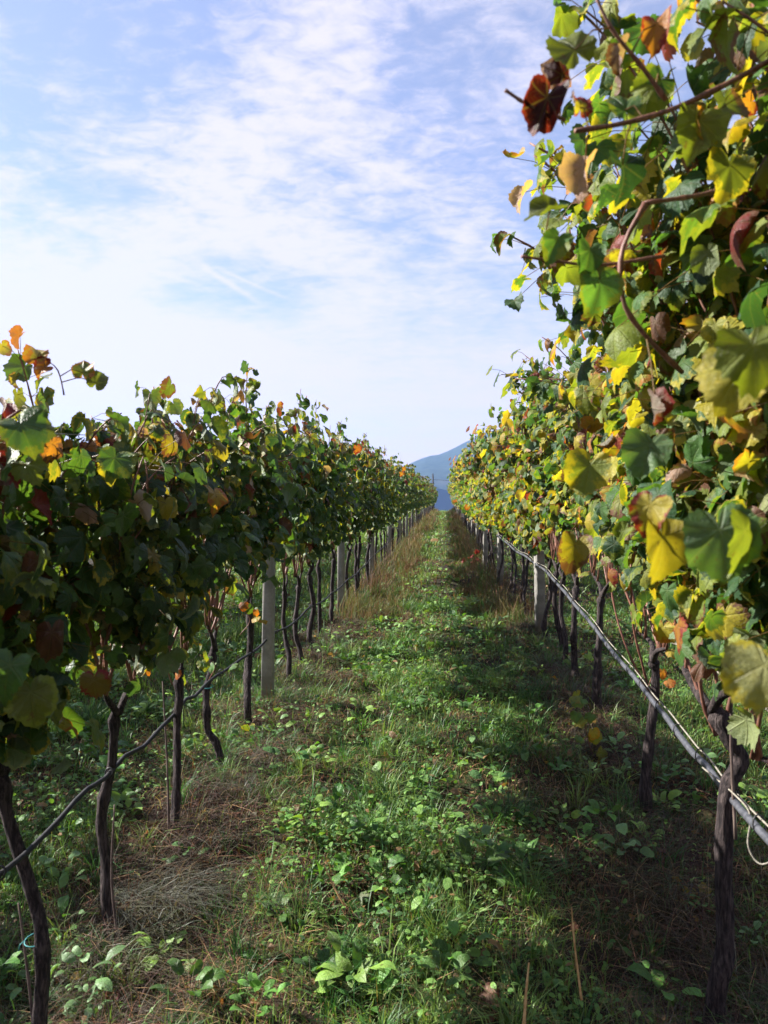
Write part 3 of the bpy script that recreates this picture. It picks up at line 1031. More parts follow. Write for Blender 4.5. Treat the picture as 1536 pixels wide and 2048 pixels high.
for side, k, pix, sz, n, pal in SUCK:
    rg = np.random.default_rng(int(pix[0][0]))
    root, parts, _, lod, mat = roots[(side, k)]
    p = smooth_path([at(*q) - np.array(root.location) for q in pix], 10)
    g = Geo()
    g.tube(p, np.linspace(.004, .002, 10), 6)
    ls = LeafSet()
    t = rg.uniform(.15, 1, n)
    q = p[(t * 9).astype(int)] + rg.normal(0, .05, (n, 3))
    N, T = leaf_frames(rg, q, np.sign(rg.normal(0, 1, n)) * .5, .8, .5)
    N = N + np.array([.0, -.5, 0])
    c = np.array([pal[a] for a in rg.integers(0, len(pal), n)]) * rg.uniform(.8, 1.25, (n, 1))
    ls.add(q, N, T, sz * rg.uniform(.7, 1.3, n), c, c * (1.1, .8, .7), rg.normal(0, .5, n), .25, .1, .6)
    V, fs, at_ = ls.mesh(HI, rg)
    so = g.make('sucker_shoot', M_CANE, root)
    build('leaves', V, fs, mat, so, at_)

for side, k, P in stalks:                       # a stalk from each singled-out leaf to the closest cane
    parts = roots[(side, k)][1]
    cv = np.concatenate([np.concatenate(c.v) for c in parts[1]])
    q = cv[np.argmin(np.linalg.norm(cv - P, axis=1))]
    if np.linalg.norm(q - P) > .2:
        continue
    parts[3].tube([q, (q + P) / 2 + np.array([0, 0, .015]), P], [.0019, .0015, .0013], 5, cap=False)

for key, (root, parts, rg, lod, mat) in roots.items():
    assemble_vine(root, rg, lod, *parts, mat)

# teal strings on two trunks
for (k, hgt, r, dxy) in ((2, .42, .033, (.012, 0)), (5, .52, .030, (-.058, 0))):
    a = np.linspace(0, 2 * math.pi, 17)
    g = Geo()
    g.tube(np.stack([dxy[0] + np.cos(a) * r, dxy[1] + np.sin(a) * r, hgt + .006 * np.sin(a)], 1), .0022, 6, cap=False)
    g.tube([(dxy[0] - r, dxy[1] - .01, hgt), (dxy[0] - r - .012, dxy[1] - .015, hgt - .012), (dxy[0] - r - .014, dxy[1] - .02, hgt - .03)], .0018, 5)
    g.make('string_tie', M_TEAL, roots[('L', k)][0])

# ------------------------------------------------------------------ vines further off: prototypes and copies
POST_L = [5.86 + 4.2 * k for k in range(19)]
POST_R = [9.04 + 4.2 * k for k in range(18)]
ORD = ['first', 'second', 'third', 'fourth', 'fifth', 'sixth', 'seventh', 'eighth', 'ninth', 'tenth']


def far_vines(side, y0, y1, mat, grp, seed, zb, maxy=None):
    rg = np.random.default_rng(seed)
    protos = {1: [], 2: []}
    y = y0
    posts = POST_L if side == 'L' else POST_R
    cnt = {}
    used = {}
    while y < y1:
        lod = 1 if y < 17 else 2
        x = float(row_x(y, side)) + rg.normal(0, .025)
        loc = base(x, y)
        if min(abs(y - p) for p in posts) > .16:
            b = sum(1 for p in posts if p < y)
            nm = 'left' if side == 'L' else 'right'
            if y < 15.5:
                cnt[b] = cnt.get(b, 0) + 1
                if side == 'L':
                    lab = f'{ORD[cnt[b] - 1 + (2 if b == 1 else 0)]} grapevine past the {["", "near", "second", "third"][b]} concrete post in the shaded left row'
                else:
                    lab = f'{ORD[cnt[b] - 1 + (3 if b == 0 else 0)]} grapevine ' + ('from the hooked trunk, before the near post, sunlit right row' if b == 0 else f'past the {["", "near", "second"][b]} concrete post in the sunlit right row')
            else:
                lab = f'small distant grapevine far along the {"dark green left" if side == "L" else "sunlit yellow right"} row'
            j = len(protos[lod])
            if j < (5 if lod == 1 else 6):
                root = thing('grapevine', lab, 'grapevine', loc, grp)
                o = dict(zleaf=zb, ztop=2.42 if side == 'L' else 2.66, nsh=10 if lod == 1 else 8, dens=1., thick=.36 if side == 'L' else .42, ovh=.2 if side == 'L' else .3, bias=.02 if side == 'L' else .14, spread=.46 if lod == 1 else .62, r0=float(rg.uniform(.03, .042)))
                parts = vine_parts(rg, side, lod, None, **o)
                assemble_vine(root, rg, lod, *parts, mat)
                protos[lod].append(root)
            else:
                pr = protos[lod][int(rg.integers(0, j))]
                s = float(rg.uniform(.95, 1.08))
                copy_tree(pr, loc, lab, grp, (float(rg.uniform(.9, 1.12)), 1.0, s))
        y += .74 * rg.uniform(.88, 1.12) if y < 40 else 1.05 * rg.uniform(.9, 1.1)


far_vines('L', 7.85, 88, M_LEAFL, GL, 5, 1.10)
far_vines('R', 8.55, 90, M_LEAFR, GR, 6, 1.08)


def outer_row(side, y0, y1, mat, grp, lab, seed):
    rg = np.random.default_rng(seed)
    protos = []
    y = y0
    while y < y1:
        loc = base(float(row_x(y, side)) + rg.normal(0, .03), y)
        if len(protos) < 4:
            root = thing('grapevine', lab, 'grapevine', loc, grp)
            parts = vine_parts(rg, side, 1 if side == 'LL' else 1, None, zleaf=1.15, ztop=2.15, nsh=9, thick=.3, spread=.5)
            assemble_vine(root, rg, 1, *parts, mat)
            protos.append(root)
        else:
            copy_tree(protos[int(rg.integers(0, 4))], loc, lab, grp, (1, 1, float(rg.uniform(.95, 1.06))))
        y += .8


outer_row('LL', 2.0, 24, M_LEAFL, 'grapevines of the next row on the left', 'grapevine in the next row, glimpsed through the leaves of the left row', 21)
outer_row('RR', 3.5, 16, M_LEAFR, 'grapevines of the next row on the right', 'grapevine in the next row, glimpsed between the trunks of the right row', 22)


# ------------------------------------------------------------------ concrete posts
def make_post(w, d, h):
    g = Geo()
    g.box((-w / 2, -d / 2, -.15), (w / 2, d / 2, h), .9, .008)
    return g


pg = {'L': make_post(.086, .09, 1.95), 'R': make_post(.10, .11, 2.35)}
for side, ylist in (('L', POST_L), ('R', POST_R)):
    first = None
    for k, y in enumerate(ylist):
        x = float(row_x(y, side)) - (0.0 if side == 'L' else .0)
        nm = 'shaded left' if side == 'L' else 'sunlit right'
        if k == 0:
            lab = 'grey concrete post nearest the camera in the left row, between dark trunks' if side == 'L' else 'pale concrete post with a bright sunlit edge, nearest in the right row'
        elif k == 1:
            lab = 'second concrete post in the left row, half hidden by dark trunks' if side == 'L' else 'second concrete post in the right row, slim beside brown canes'
        else:
            lab = f'small concrete post far down the {nm} row'
        grp = f'concrete posts of the {"left" if side == "L" else "right"} row'
        if first is None:
            first = pg[side].make('concrete_post', M_CONC, smooth=False)
            tag(first, lab, 'post', grp)
            o = first
        else:
            o = first.copy()
            COL.objects.link(o)
            tag(o, lab, 'post', grp)
        o.location = base(x, y)
        o.rotation_euler = (float(rng.normal(0, .012)), float(rng.normal(0, .012)), float(R(14 if side == 'R' else -6) + rng.normal(0, .05)))

# ------------------------------------------------------------------ hoses and wires
def sagged(ctrl, n, amp, rg):
    p = smooth_path(ctrl, n)
    p[:, 2] += np.interp(np.arange(n), np.linspace(0, n - 1, n // 6), rg.normal(0, amp, n // 6))
    return p


rg = np.random.default_rng(77)
hr = [(.97, .6, .80), (.985, 2.36, .735), (1.02, 3.2, .745), (1.045, 3.9, .765), (1.075, 5.8, .89), (1.06, 8.5, 1.08), (.95, 10.8, 1.17), (.84, 12.8, 1.29), (.80, 20, 1.30), (.80, 32, 1.45), (.80, 60, 1.85)]
p = sagged(hr, 240, .005, rg)
p[:, 2] -= .009 * np.abs(np.sin(p[:, 1] * math.pi / 1.4)) * (p[:, 1] < 16)
hose = Geo().tube(p, .0135, 10).make('drip_hose', M_HOSE_LIT)
tag(hose, 'grey irrigation hose tied along the foot of the right row', 'hose')
seg = np.concatenate([[0], np.cumsum(np.linalg.norm(np.diff(p, axis=0), axis=1))])
wp = p + np.array([.014, 0, .026]) + np.stack([0 * seg, 0 * seg, .006 * np.sin(seg * 5)], 1)
wire = Geo().tube(wp, .0036, 6).make('support_wire', M_CORD)
tag(wire, 'pale support wire running just above the grey right hose', 'wire')
for s in np.arange(.5, 14, .34):
    c = np.array([np.interp(s + rg.uniform(-.05, .05), seg, p[:, j]) for j in range(3)])
    a = np.linspace(0, 2 * math.pi, 13)
    ring = np.stack([c[0] + .005 + np.cos(a) * .020, c[1] + .008 * np.sin(a), c[2] + .011 + np.sin(a) * .030], 1)
    Geo().tube(ring, .0028, 5, cap=False).make('hose_tie', M_TIE, hose)

hl = [(-1.38, .5, .62), (-1.40, 2.38, .63), (-1.40, 2.98, .645), (-1.40, 3.78, .70), (-1.39, 4.5, .755), (-1.40, 6.39, .73), (-1.38, 8.5, .72), (-1.36, 10.5, .75), (-1.38, 20, .95), (-1.38, 40, 1.25), (-1.38, 75, 1.7)]
p2 = sagged(hl, 240, .012, rg)
p2[:, 2] -= .022 * np.abs(np.sin(p2[:, 1] * math.pi / 1.5)) * (p2[:, 1] < 14)
hose2 = Geo().tube(p2, .0095, 10).make('drip_hose', M_HOSE_SHADED)
tag(hose2, 'black irrigation hose slung past the trunks of the left row', 'hose')
seg2 = np.concatenate([[0], np.cumsum(np.linalg.norm(np.diff(p2, axis=0), axis=1))])
for s in np.arange(1.0, 9, .78):
    c = np.array([np.interp(s, seg2, p2[:, j]) for j in range(3)])
    a = np.linspace(0, 2 * math.pi, 13)
    Geo().tube(np.stack([c[0] + np.cos(a) * .016, c[1] + .006 * np.sin(a), c[2] + .004 + np.sin(a) * .020], 1), .0035, 5, cap=False).make('hose_tie', M_TIE, hose2)

fw = smooth_path([at(1320, 1268, 4.2), at(1400, 1318, 3.5), at(1480, 1378, 2.95), at(1560, 1440, 2.5)], 24)
fw[:, 2] += .006 * np.sin(np.arange(24) * 1.9)
o = Geo().tube(fw, np.linspace(.007, .006, 24) * (1 + .12 * np.sin(np.arange(24) * 2.3)), 7).make('pale_cord', M_CORD)
tag(o, 'pale twisted cord slanting behind red canes above the right hose', 'cord')
lp = smooth_path([at(1405, 1535, 2.9), at(1470, 1590, 2.6), at(1500, 1630, 2.5), at(1496, 1690, 2.48), at(1520, 1728, 2.45), at(1560, 1715, 2.4)], 30)
o = Geo().tube(lp, .0032, 6).make('loose_wire', M_CORD)
tag(o, 'loose pale wire curling below the right hose at the frame edge', 'wire')
for side in ('L', 'R'):
    for hgt, word in ((1.55, 'lower'), (2.05, 'upper')):
        yy = np.concatenate([np.arange(.4, 12, 1.0), np.arange(12, 88, 4.0)])
        q = np.stack([row_x(yy, side) + (.05 if side == 'L' else -.06), yy, np.interp(yy, PY, PZ) + hgt], 1)
        o = Geo().tube(q, .0016, 5).make('trellis_wire', M_WIRE)
        tag(o, f'{word} thin trellis wire threaded through the leaves of the {"left" if side == "L" else "right"} row', 'wire')

# thin stakes beside trunks
for k, (pa, pb, lab) in enumerate((((-1.47, 2.50, .52), (-1.395, 2.48, -.02), 'thin brown stake leaning beside the thick twisted trunk at lower left'),
                                   ((-1.375, 3.05, .60), (-1.36, 3.06, -.02), 'thin dark stake beside the slender leaning trunk at left'),
                                   ((-1.425, 3.72, .80), (-1.40, 3.74, 0.0), 'thin stake rising beside the forked trunk of the left row'),
                                   ((.985, 2.70, 1.30), (1.0, 2.72, .60), 'thin dark rod tied against the hooked trunk, foreground right'))):
    q = smooth_path([pb, np.add(pa, pb) / 2 + rg.normal(0, .008, 3), pa], 12)
    q[:, 2] += float(gz(q[0, 0], q[0, 1])) if k < 3 else 0
    o = Geo().tube(q, np.linspace(.0065, .0035, 12) * (1 + rg.normal(0, .08, 12)), 7).make('vine_stake', M_STAKE)
    tag(o, lab, 'stake')

# distant utility pole with its wire
pp = at(866, 1010, 165)
g = thing('utility_pole', 'thin dark utility pole in front of the hazy mountain', 'utility pole', (pp[0], pp[1], float(gz(pp[0], pp[1]))))
top = at(866, 949, 165)[2] - g.location.z
Geo().tube([(0, 0, -.5), (.02, 0, top * .5), (0, 0, top)], [.22, .20, .15], 10).make('shaft', M_POLE, g)
Geo().tube([(-.15, 0, top), (0, 0, top + .02), (0, 0, top + .28)], [.05, .07, .10], 8).make('insulator', M_POLE, g)
q0 = np.array([pp[0], pp[1], g.location.z + top - 1.1])
q1 = q0 + np.array([60, 12, 1.0])
t = np.linspace(0, 1, 24)[:, None]
wl = q0 + (q1 - q0) * t
wl[:, 2] -= 1.2 * (4 * t[:, 0] * (1 - t[:, 0]))
o = Geo().tube(wl, .035, 5).make('power_line', M_POLE)
tag(o, 'power line running right from the utility pole', 'power line')


# ------------------------------------------------------------------ grass and ground plants
def blades_mesh(P, h, w, az, lean, col, rg):
    n = len(P)
    ts = np.array([0, .4, .75, 1.0])
    ld = np.stack([np.cos(az), np.sin(az), np.zeros(n)], 1)
    wa = az + math.pi / 2 + rg.normal(0, .7, n)
    wd = np.stack([np.cos(wa), np.sin(wa), np.zeros(n)], 1)
    V = []
    for k, t in enumerate(ts):
        c = P + ld * (h * lean * t * t)[:, None]
        c[:, 2] += h * t * (1 - .55 * np.clip(lean, 0, 1.2) * t)
        wk = (w * .5 * (1 - .95 * t ** 1.6))[:, None]
        if k < 3:
            V += [c - wd * wk, c + wd * wk]
        else:
            V.append(c)
    V = np.stack(V, 1)
    off = np.arange(n)[:, None, None] * 7
    f4 = (np.array([[0, 1, 3, 2], [2, 3, 5, 4]])[None] + off).reshape(-1, 4)
    f3 = (np.array([[4, 5, 6]])[None] + off).reshape(-1, 3)
    return V.reshape(-1, 3), [f4, f3], {'leaf_col': ('FLOAT_COLOR', np.repeat(col, 7, 0))}


def foot(x, y):
    wv = .36 + .22 * vnoise(x * 1.3, y * .9, 83)
    return np.maximum(np.exp(-((x - row_x(y, 'L') - .12) / wv) ** 2), np.exp(-((x - row_x(y, 'R') + .10) / (wv * .8)) ** 2))


def scatter(rg, y0, y1, dens, xl=-6.5, xr=5.0):
    a = max(xl, -.62 * y1 - 1.0)
    b = min(xr, .46 * y1 + 1.0)
    n = int(dens * (y1 - y0) * (b - a))
    x, y = rg.uniform(a, b, n), rg.uniform(y0, y1, n)
    k = (x > -.62 * y - 1.0) & (x < .46 * y + 1.0)
    return x[k], y[k]


BANDS = [(.9, 2.4, 5200, 1.0), (2.4, 4, 4200, 1.0), (4, 7, 2300, 1.35), (7, 12, 900, 2.0), (12, 22, 330, 3.2), (22, 45, 90, 6.), (45, 100, 26, 11.)]


def green_patch(x, y):
    g_ = np.clip((fbm(x * 1.25, y * .9, 41) - .40) / .18 + .15, 0, 1)
    g_ = g_ * (1 - .92 * np.exp(-((x - .10 - .35 * (vnoise(y * .6, y * 0, 19) - .5)) / .24) ** 2) * (fbm(x * 2, y * .8, 23) > .40))
    return g_ * np.clip(1.15 - .7 * np.clip((x - .1) / .7, 0, 1), .3, 1)  # green thinned to the right so brown stems darken the shaded side


rg = np.random.default_rng(31)
acc = []
dry = []
for (y0, y1, dens, ws) in BANDS:
    x, y = scatter(rg, y0, y1, dens)
    gp, ft = green_patch(x, y), foot(x, y)
    u = rg.random(len(x))
    kg = u < (.12 + .88 * gp) * (1 - .85 * ft)
    xx, yy = x[kg], y[kg]
    hh = (.035 + .12 * fbm(xx * 2.2, yy * 2.2, 61) ** 1.5) * rg.uniform(.5, 1.6, len(xx)) * (1 + .18 * (ws - 1)) * (1 + .6 * (np.abs(xx) > 1.6))
    ww = .0040 * ws * rg.uniform(.6, 1.6, len(xx))
    cm = fbm(xx * .7, yy * .7, 71)[:, None]
    c0 = np.array([.028, .095, .022]) * (1 - cm) + np.array([.165, .27, .062]) * cm
    c0 = c0 * rg.uniform(.6, 1.4, (len(xx), 1))
    st = rg.random((len(xx), 1)) < .10
    c0 = np.where(st, np.array([.20, .16, .07]) * rg.uniform(.6, 1.2, (len(xx), 1)), c0)
    acc.append((np.stack([xx, yy, gz(xx, yy) - .004], 1), hh, ww, rg.uniform(0, 6.28, len(xx)), rg.uniform(.1, 1.1, len(xx)), c0))
    # clumps
    if y1 <= 12:
        cx, cy = scatter(rg, y0, y1, 44 if y1 <= 7 else 20)
        kk = rg.random(len(cx)) < .25 + .75 * green_patch(cx, cy)
        cx, cy = cx[kk], cy[kk]
        cx, cy = np.repeat(cx, 34), np.repeat(cy, 34)
        m_ = len(cx)
        sc = np.repeat(rg.uniform(.6, 1.35, m_ // 34), 34)
        a_, r_ = rg.uniform(0, 6.28, m_), np.abs(rg.normal(0, .035, m_)) * sc
        px_, py_ = cx + np.cos(a_) * r_, cy + np.sin(a_) * r_
        c1 = np.repeat(np.array([(.028, .10, .024), (.055, .15, .03), (.13, .21, .055), (.045, .12, .03)])[rg.integers(0, 4, m_ // 34)], 34, 0) * rg.uniform(.6, 1.4, (m_, 1))
        acc.append((np.stack([px_, py_, gz(px_, py_) - .004], 1), .19 * sc * rg.uniform(.5, 1.3, m_), .0042 * ws ** .7 * rg.uniform(.6, 1.4, m_), a_ + rg.normal(0, .5, m_), rg.uniform(.3, 1.3, m_), c1))
    # dry straw, denser at row feet, in worn patches and rightward to darken the shade
    x, y = scatter(rg, y0, y1, dens * .8)
    gp, ft = green_patch(x, y), foot(x, y)
    k = rg.random(len(x)) < np.clip(.10 + .85 * (1 - gp) + .6 * ft, 0, 1)
    xx, yy, f_ = x[k], y[k], ft[k]
    tall = np.clip((yy - 9) / 6, 0, 1) * (fbm(xx * .5, yy * .35, 91) > .5) * f_
    hh = (.05 + .10 * f_ + .05 * (rg.random(len(xx)) < .25)) * rg.uniform(.5, 1.5, len(xx)) * (1 + 2.2 * tall)
    pick = rg.random((len(xx), 1))
    gry = np.array([.145, .135, .095])
    c0 = np.where(pick < .35, np.array([.27, .185, .10]), np.where(pick < .80, np.array([.17, .080, .055]), gry))
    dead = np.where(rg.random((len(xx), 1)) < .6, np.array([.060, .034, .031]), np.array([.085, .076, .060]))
    c0 = np.where(rg.random((len(xx), 1)) < .85 * f_[:, None], dead, c0)      # sprayed-off stems along the row feet, darkened to deepen the shade there
    c0 = c0 * rg.uniform(.5, 1.4, (len(xx), 1))
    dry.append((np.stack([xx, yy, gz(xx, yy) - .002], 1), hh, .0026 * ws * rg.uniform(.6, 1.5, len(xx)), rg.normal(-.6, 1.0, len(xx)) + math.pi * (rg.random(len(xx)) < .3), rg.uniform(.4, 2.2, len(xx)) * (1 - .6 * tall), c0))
cat = lambda L: [np.concatenate([a[i] for a in L]) for i in range(6)]
for side in ('L', 'R'):
    yy0 = np.repeat(np.arange(1.2, 30, .11), 16)
    m_ = len(yy0)
    cy = yy0 + rg.normal(0, .05, m_)
    cx = row_x(cy, side) + np.repeat(rg.normal(0, .17, m_ // 16), 16) + rg.normal(0, .03, m_)
    far_ = np.clip(cy / 8, 1, 3)
    hh = np.repeat(rg.uniform(.09, .27, m_ // 16), 16) * rg.uniform(.5, 1.2, m_)
    c1 = np.repeat(np.array([(.04, .10, .022), (.09, .13, .045), (.15, .12, .065), (.09, .05, .035), (.09, .088, .062)])[rg.integers(0, 5, m_ // 16)], 16, 0) * rg.uniform(.6, 1.4, (m_, 1))
    acc.append((np.stack([cx, cy, gz(cx, cy) - .004], 1), hh, .0036 * far_ * rg.uniform(.6, 1.4, m_), rg.uniform(0, 6.28, m_), rg.uniform(.2, 1.4, m_), c1))
# tall seeding weeds along both row feet further off
tallw = []
for side, sg in (('L', 1), ('R', -1)):
    yy0 = np.repeat(np.exp(rg.uniform(math.log(9.5), math.log(88), 900)), 26)
    m_ = len(yy0)
    k_ = m_ // 26
    off = np.repeat(np.abs(rg.normal(.1, .48, k_)), 26)
    cy = yy0 + rg.normal(0, .09, m_)
    cx = row_x(cy, side) + sg * off + rg.normal(0, .06, m_)
    keep = np.repeat(fbm(yy0[::26] * .35, off[::26] * 2, 77) > .42, 26)
    hh = np.repeat(rg.uniform(.2, .78, k_) * np.clip(1.1 - off[::26] * .9, .22, 1) * np.clip(.55 + yy0[::26] / 40, .5, 1.1), 26) * rg.uniform(.5, 1.1, m_)
    c1 = np.repeat(np.array([(.17, .14, .065), (.13, .075, .05), (.11, .14, .045), (.05, .11, .026), (.16, .105, .06)])[rg.integers(0, 5, k_)], 26, 0) * rg.uniform(.6, 1.3, (m_, 1))
    a6 = (np.stack([cx, cy, gz(cx, cy) - .004], 1), hh, .0042 * np.clip(cy / 7, 1, 8) * rg.uniform(.5, 1.3, m_), rg.uniform(0, 6.28, m_), rg.uniform(.1, .8, m_), c1)
    tallw.append([a[keep] for a in a6])
dry += tallw
V, fs, at_ = blades_mesh(*cat(acc), rg)
o = build('grass', V, fs, M_GRASS, None, at_)
tag(o, 'short green grass on the path between the vine rows', 'grass', kind='stuff')
# broad leaved ground cover
ls, lsl = LeafSet(), LeafSet()
for (y0, y1, dens, ws) in BANDS[:6]:
    x, y = scatter(rg, y0, y1, dens * .42 / max(1, ws * .55))
    gp = np.clip((fbm(x * 1.6, y * 1.3, 47) - .42) / .18, 0, 1) * np.clip(1.1 - .6 * np.clip((x - .05) / .6, 0, 1), .3, 1) * (1 - .6 * np.exp(-((x - .10) / .2) ** 2) * (fbm(x * 2, y * .8, 23) > .42))  # cover also thinned rightward to make the shaded side darker
    k = rg.random(len(x)) < (.12 + .85 * gp) * (1 - .85 * foot(x, y))
    xx, yy = x[k], y[k]
    n = len(xx)
    P = np.stack([xx, yy, gz(xx, yy) + rg.uniform(.006, .055, n) + .09 * gp[k] * rg.random(n)], 1)
    N = np.stack([np.zeros(n), np.zeros(n), np.full(n, 1.0)], 1) + rg.normal(0, .45, (n, 3))
    T = rg.normal(0, 1, (n, 3)) * (1, 1, .3)
    cm = rg.random((n, 1))
    c = np.array([.028, .105, .022]) * (1 - cm) + np.array([.17, .33, .07]) * cm
    o_ = rg.random((n, 1)) < .07
    c = np.where(o_, np.array([.20, .12, .05]) * rg.uniform(.5, 1.3, (n, 1)), c)
    big = np.where(rg.random(n) < .10, 1.9, 1.0)
    sz = (.0060 + .015 * fbm(xx * 1.3, yy * 1.3, 53) ** 1.5) * rg.uniform(.6, 1.5, n) * ws ** .85 * big
    (ls if y1 <= 7 else lsl).add(P, N, T, sz, c, c * 1.1, rg.normal(0, .4, n), .2, .06, 1., rg.uniform(0, .3, n))
    if y1 <= 12:                                # leafy rosettes
        cx, cy = scatter(rg, y0, y1, 15 if y1 <= 7 else 8)
        kk = rg.random(len(cx)) < .15 + .85 * np.clip((fbm(cx * 1.2, cy, 57) - .4) / .2, 0, 1)
        cx, cy = np.repeat(cx[kk], 13), np.repeat(cy[kk], 13)
        m_ = len(cx)
        sc = np.repeat(rg.uniform(.45, 1.35, m_ // 13), 13)
        a_ = np.tile(np.arange(13) * 2.4, m_ // 13) + rg.normal(0, .3, m_)
        r_ = rg.uniform(.01, .075, m_) * sc
        P = np.stack([cx + np.cos(a_) * r_, cy + np.sin(a_) * r_, gz(cx, cy) + rg.uniform(.02, .13, m_) * sc], 1)
        N = np.stack([-.4 * np.cos(a_), -.4 * np.sin(a_), np.ones(m_)], 1) + rg.normal(0, .35, (m_, 3))
        T = np.stack([np.cos(a_), np.sin(a_), rg.uniform(-.4, .5, m_)], 1)
        c = np.repeat(np.array([(.035, .115, .02), (.07, .19, .03), (.15, .27, .05), (.10, .20, .07)])[rg.integers(0, 4, m_ // 13)], 13, 0) * rg.uniform(.6, 1.4, (m_, 1))
        (ls if y1 <= 7 else lsl).add(P, N, T, .030 * sc * rg.uniform(.4, 1.4, m_), c, c * 1.1, rg.normal(0, .5, m_), .25, .10, 1., .15)
V1, f1, a1 = ls.mesh(OV, rg)
o = build('ground_cover', V1, f1, M_WEED, None, a1)
tag(o, 'low broad leaved weeds and clover carpeting the near path', 'weeds', kind='stuff')
V1, f1, a1 = lsl.mesh(OVL, rg)
o = build('ground_cover', V1, f1, M_WEED, None, a1)
tag(o, 'low green weeds on the far part of the path', 'weeds', kind='stuff')
# small leaf litter
n = 900
yy = rg.uniform(1.2, 9, n)
xx = np.where(rg.random(n) < .6, row_x(yy, 'R') + rg.normal(-.1, .35, n), row_x(yy, 'L') + rg.normal(.1, .4, n))
ll = LeafSet()
cc = np.array([(.16, .07, .04), (.10, .04, .03), (.26, .17, .10), (.34, .20, .05)])[rg.integers(0, 4, n)] * rg.uniform(.5, 1.2, (n, 1))
ll.add(np.stack([xx, yy, gz(xx, yy) + rg.uniform(.01, .05, n)], 1), np.array([0, 0, 1.]) + rg.normal(0, .5, (n, 3)), rg.normal(0, 1, (n, 3)), rg.uniform(.014, .034, n), cc, cc * .7, rg.normal(0, 1.6, n), .3, .2, .9)
V1, f1, a1 = ll.mesh(MID, rg)
o = build('leaf_litter', V1, f1, M_LEAFR, None, a1)
tag(o, 'shrivelled brown vine leaves scattered along the row feet', 'leaf litter', kind='stuff')


def ground_at(px, py):
    """where the sight line through a photo pixel meets the ground"""
    d = CR @ np.array([(px - 768) / F, (1024 - py) / F, -1.0])
    t = 1.0
    while t < 60:
        p = EYE + d * t
        if p[2] < gz(p[0], p[1]):
            break
        t += .01
    return p


# fallen leaves one can single out
FALLEN = [(975, 2012, .052, PK * .8 + OR * .1, BR, 1.3, 'pale pink curled dead leaf lying at the bottom of the path'),
          (1380, 1800, .040, YE * .8, OR, .3, 'yellow fallen leaf left of the thick grey trunk, foreground right'),
          (1412, 1795, .036, YE * .7 + PK * .2, YE, .3, 'pale yellow fallen leaf touching the thick grey trunk, foreground right'),
          (1318, 1752, .036, PK * .6, BR, .8, 'dull pink fallen leaf in the dark grass at lower right'),
          (1300, 1705, .034, PK * .5, BR, 1.5, 'brownish fallen leaf above the dull pink one at lower right'),
          (318, 1668, .034, BR * 1.6, RE, 1.4, 'red brown shrivelled leaf on the grey dead grass at left'),
          (780, 1556, .036, PK * .7, BR, 1.6, 'light brown curled leaf in the middle of the path'),
          (228, 2012, .042, BR * 1.5 + PK * .2, RE, 1.5, 'crumpled red brown leaf at the bottom left near the twisted trunk'),
          (880, 1745, .032, BR * 1.3, RE, 1.8, 'dark red brown crumpled leaf beside the broad green weed on the path'),
          (1085, 1708, .040, PK * .5, PK * .5, .6, 'flat greyish leaf in the shade right of the path'),
          (700, 1640, .034, np.array([.25, .28, .17]), YG, .4, 'pale green upturned leaf on the sunlit path'),
          (728, 1810, .046, np.array([.20, .25, .15]), GM, .4, 'large pale grey green leaf lying on the sunlit path')]
for (px, py, sz, c, e, cu, lab) in FALLEN:
    p = ground_at(px, py)
    l1 = LeafSet()
    l1.add(np.array([0, 0, .0]), np.array([0, -.35, 1.]) + rg.normal(0, .2, 3), rg.normal(0, 1, 3) * (1, 1, .1), sz, np.array(c), np.array(e), cu, .25, .16, .8)
    V1, f1, a1 = l1.mesh(HI, rg)
    st = Geo()
    o = build('fallen_leaf', V1, f1, M_LEAFR, None, a1)
    o.location = (p[0], p[1], p[2] + .045)
    tag(o, lab, 'leaf', 'fallen vine leaves')

# tussocks
# swept mats of dead grass along both row feet
for side, sg in (('L', 1), ('R', -1)):
    k_ = 150
    yy0 = np.repeat(rg.uniform(1.3, 12, k_), 60)
    m_ = len(yy0)
    bx = np.repeat(rg.normal(.1, .22, k_), 60)
    cy = yy0 + rg.normal(0, .10, m_)
    cx = row_x(cy, side) + sg * bx + rg.normal(0, .09, m_)
    az = np.repeat(rg.uniform(0, 6.28, k_), 60) + rg.normal(0, .55, m_)
    c1 = np.repeat(np.array([(.075, .074, .06), (.10, .078, .045), (.065, .036, .03), (.05, .085, .035)])[rg.integers(0, 4, k_)], 60, 0) * rg.uniform(.5, 1.4, (m_, 1))
    dry.append((np.stack([cx, cy, gz(cx, cy) - .003], 1), rg.uniform(.06, .22, m_), .0032 * np.clip(cy / 4, .8, 3) * rg.uniform(.5, 1.8, m_), az, rg.uniform(.9, 1.9, m_), c1))
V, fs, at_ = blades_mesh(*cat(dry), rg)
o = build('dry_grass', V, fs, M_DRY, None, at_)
tag(o, 'dry straw and dead stems lying under the vine rows', 'dry grass', kind='stuff')

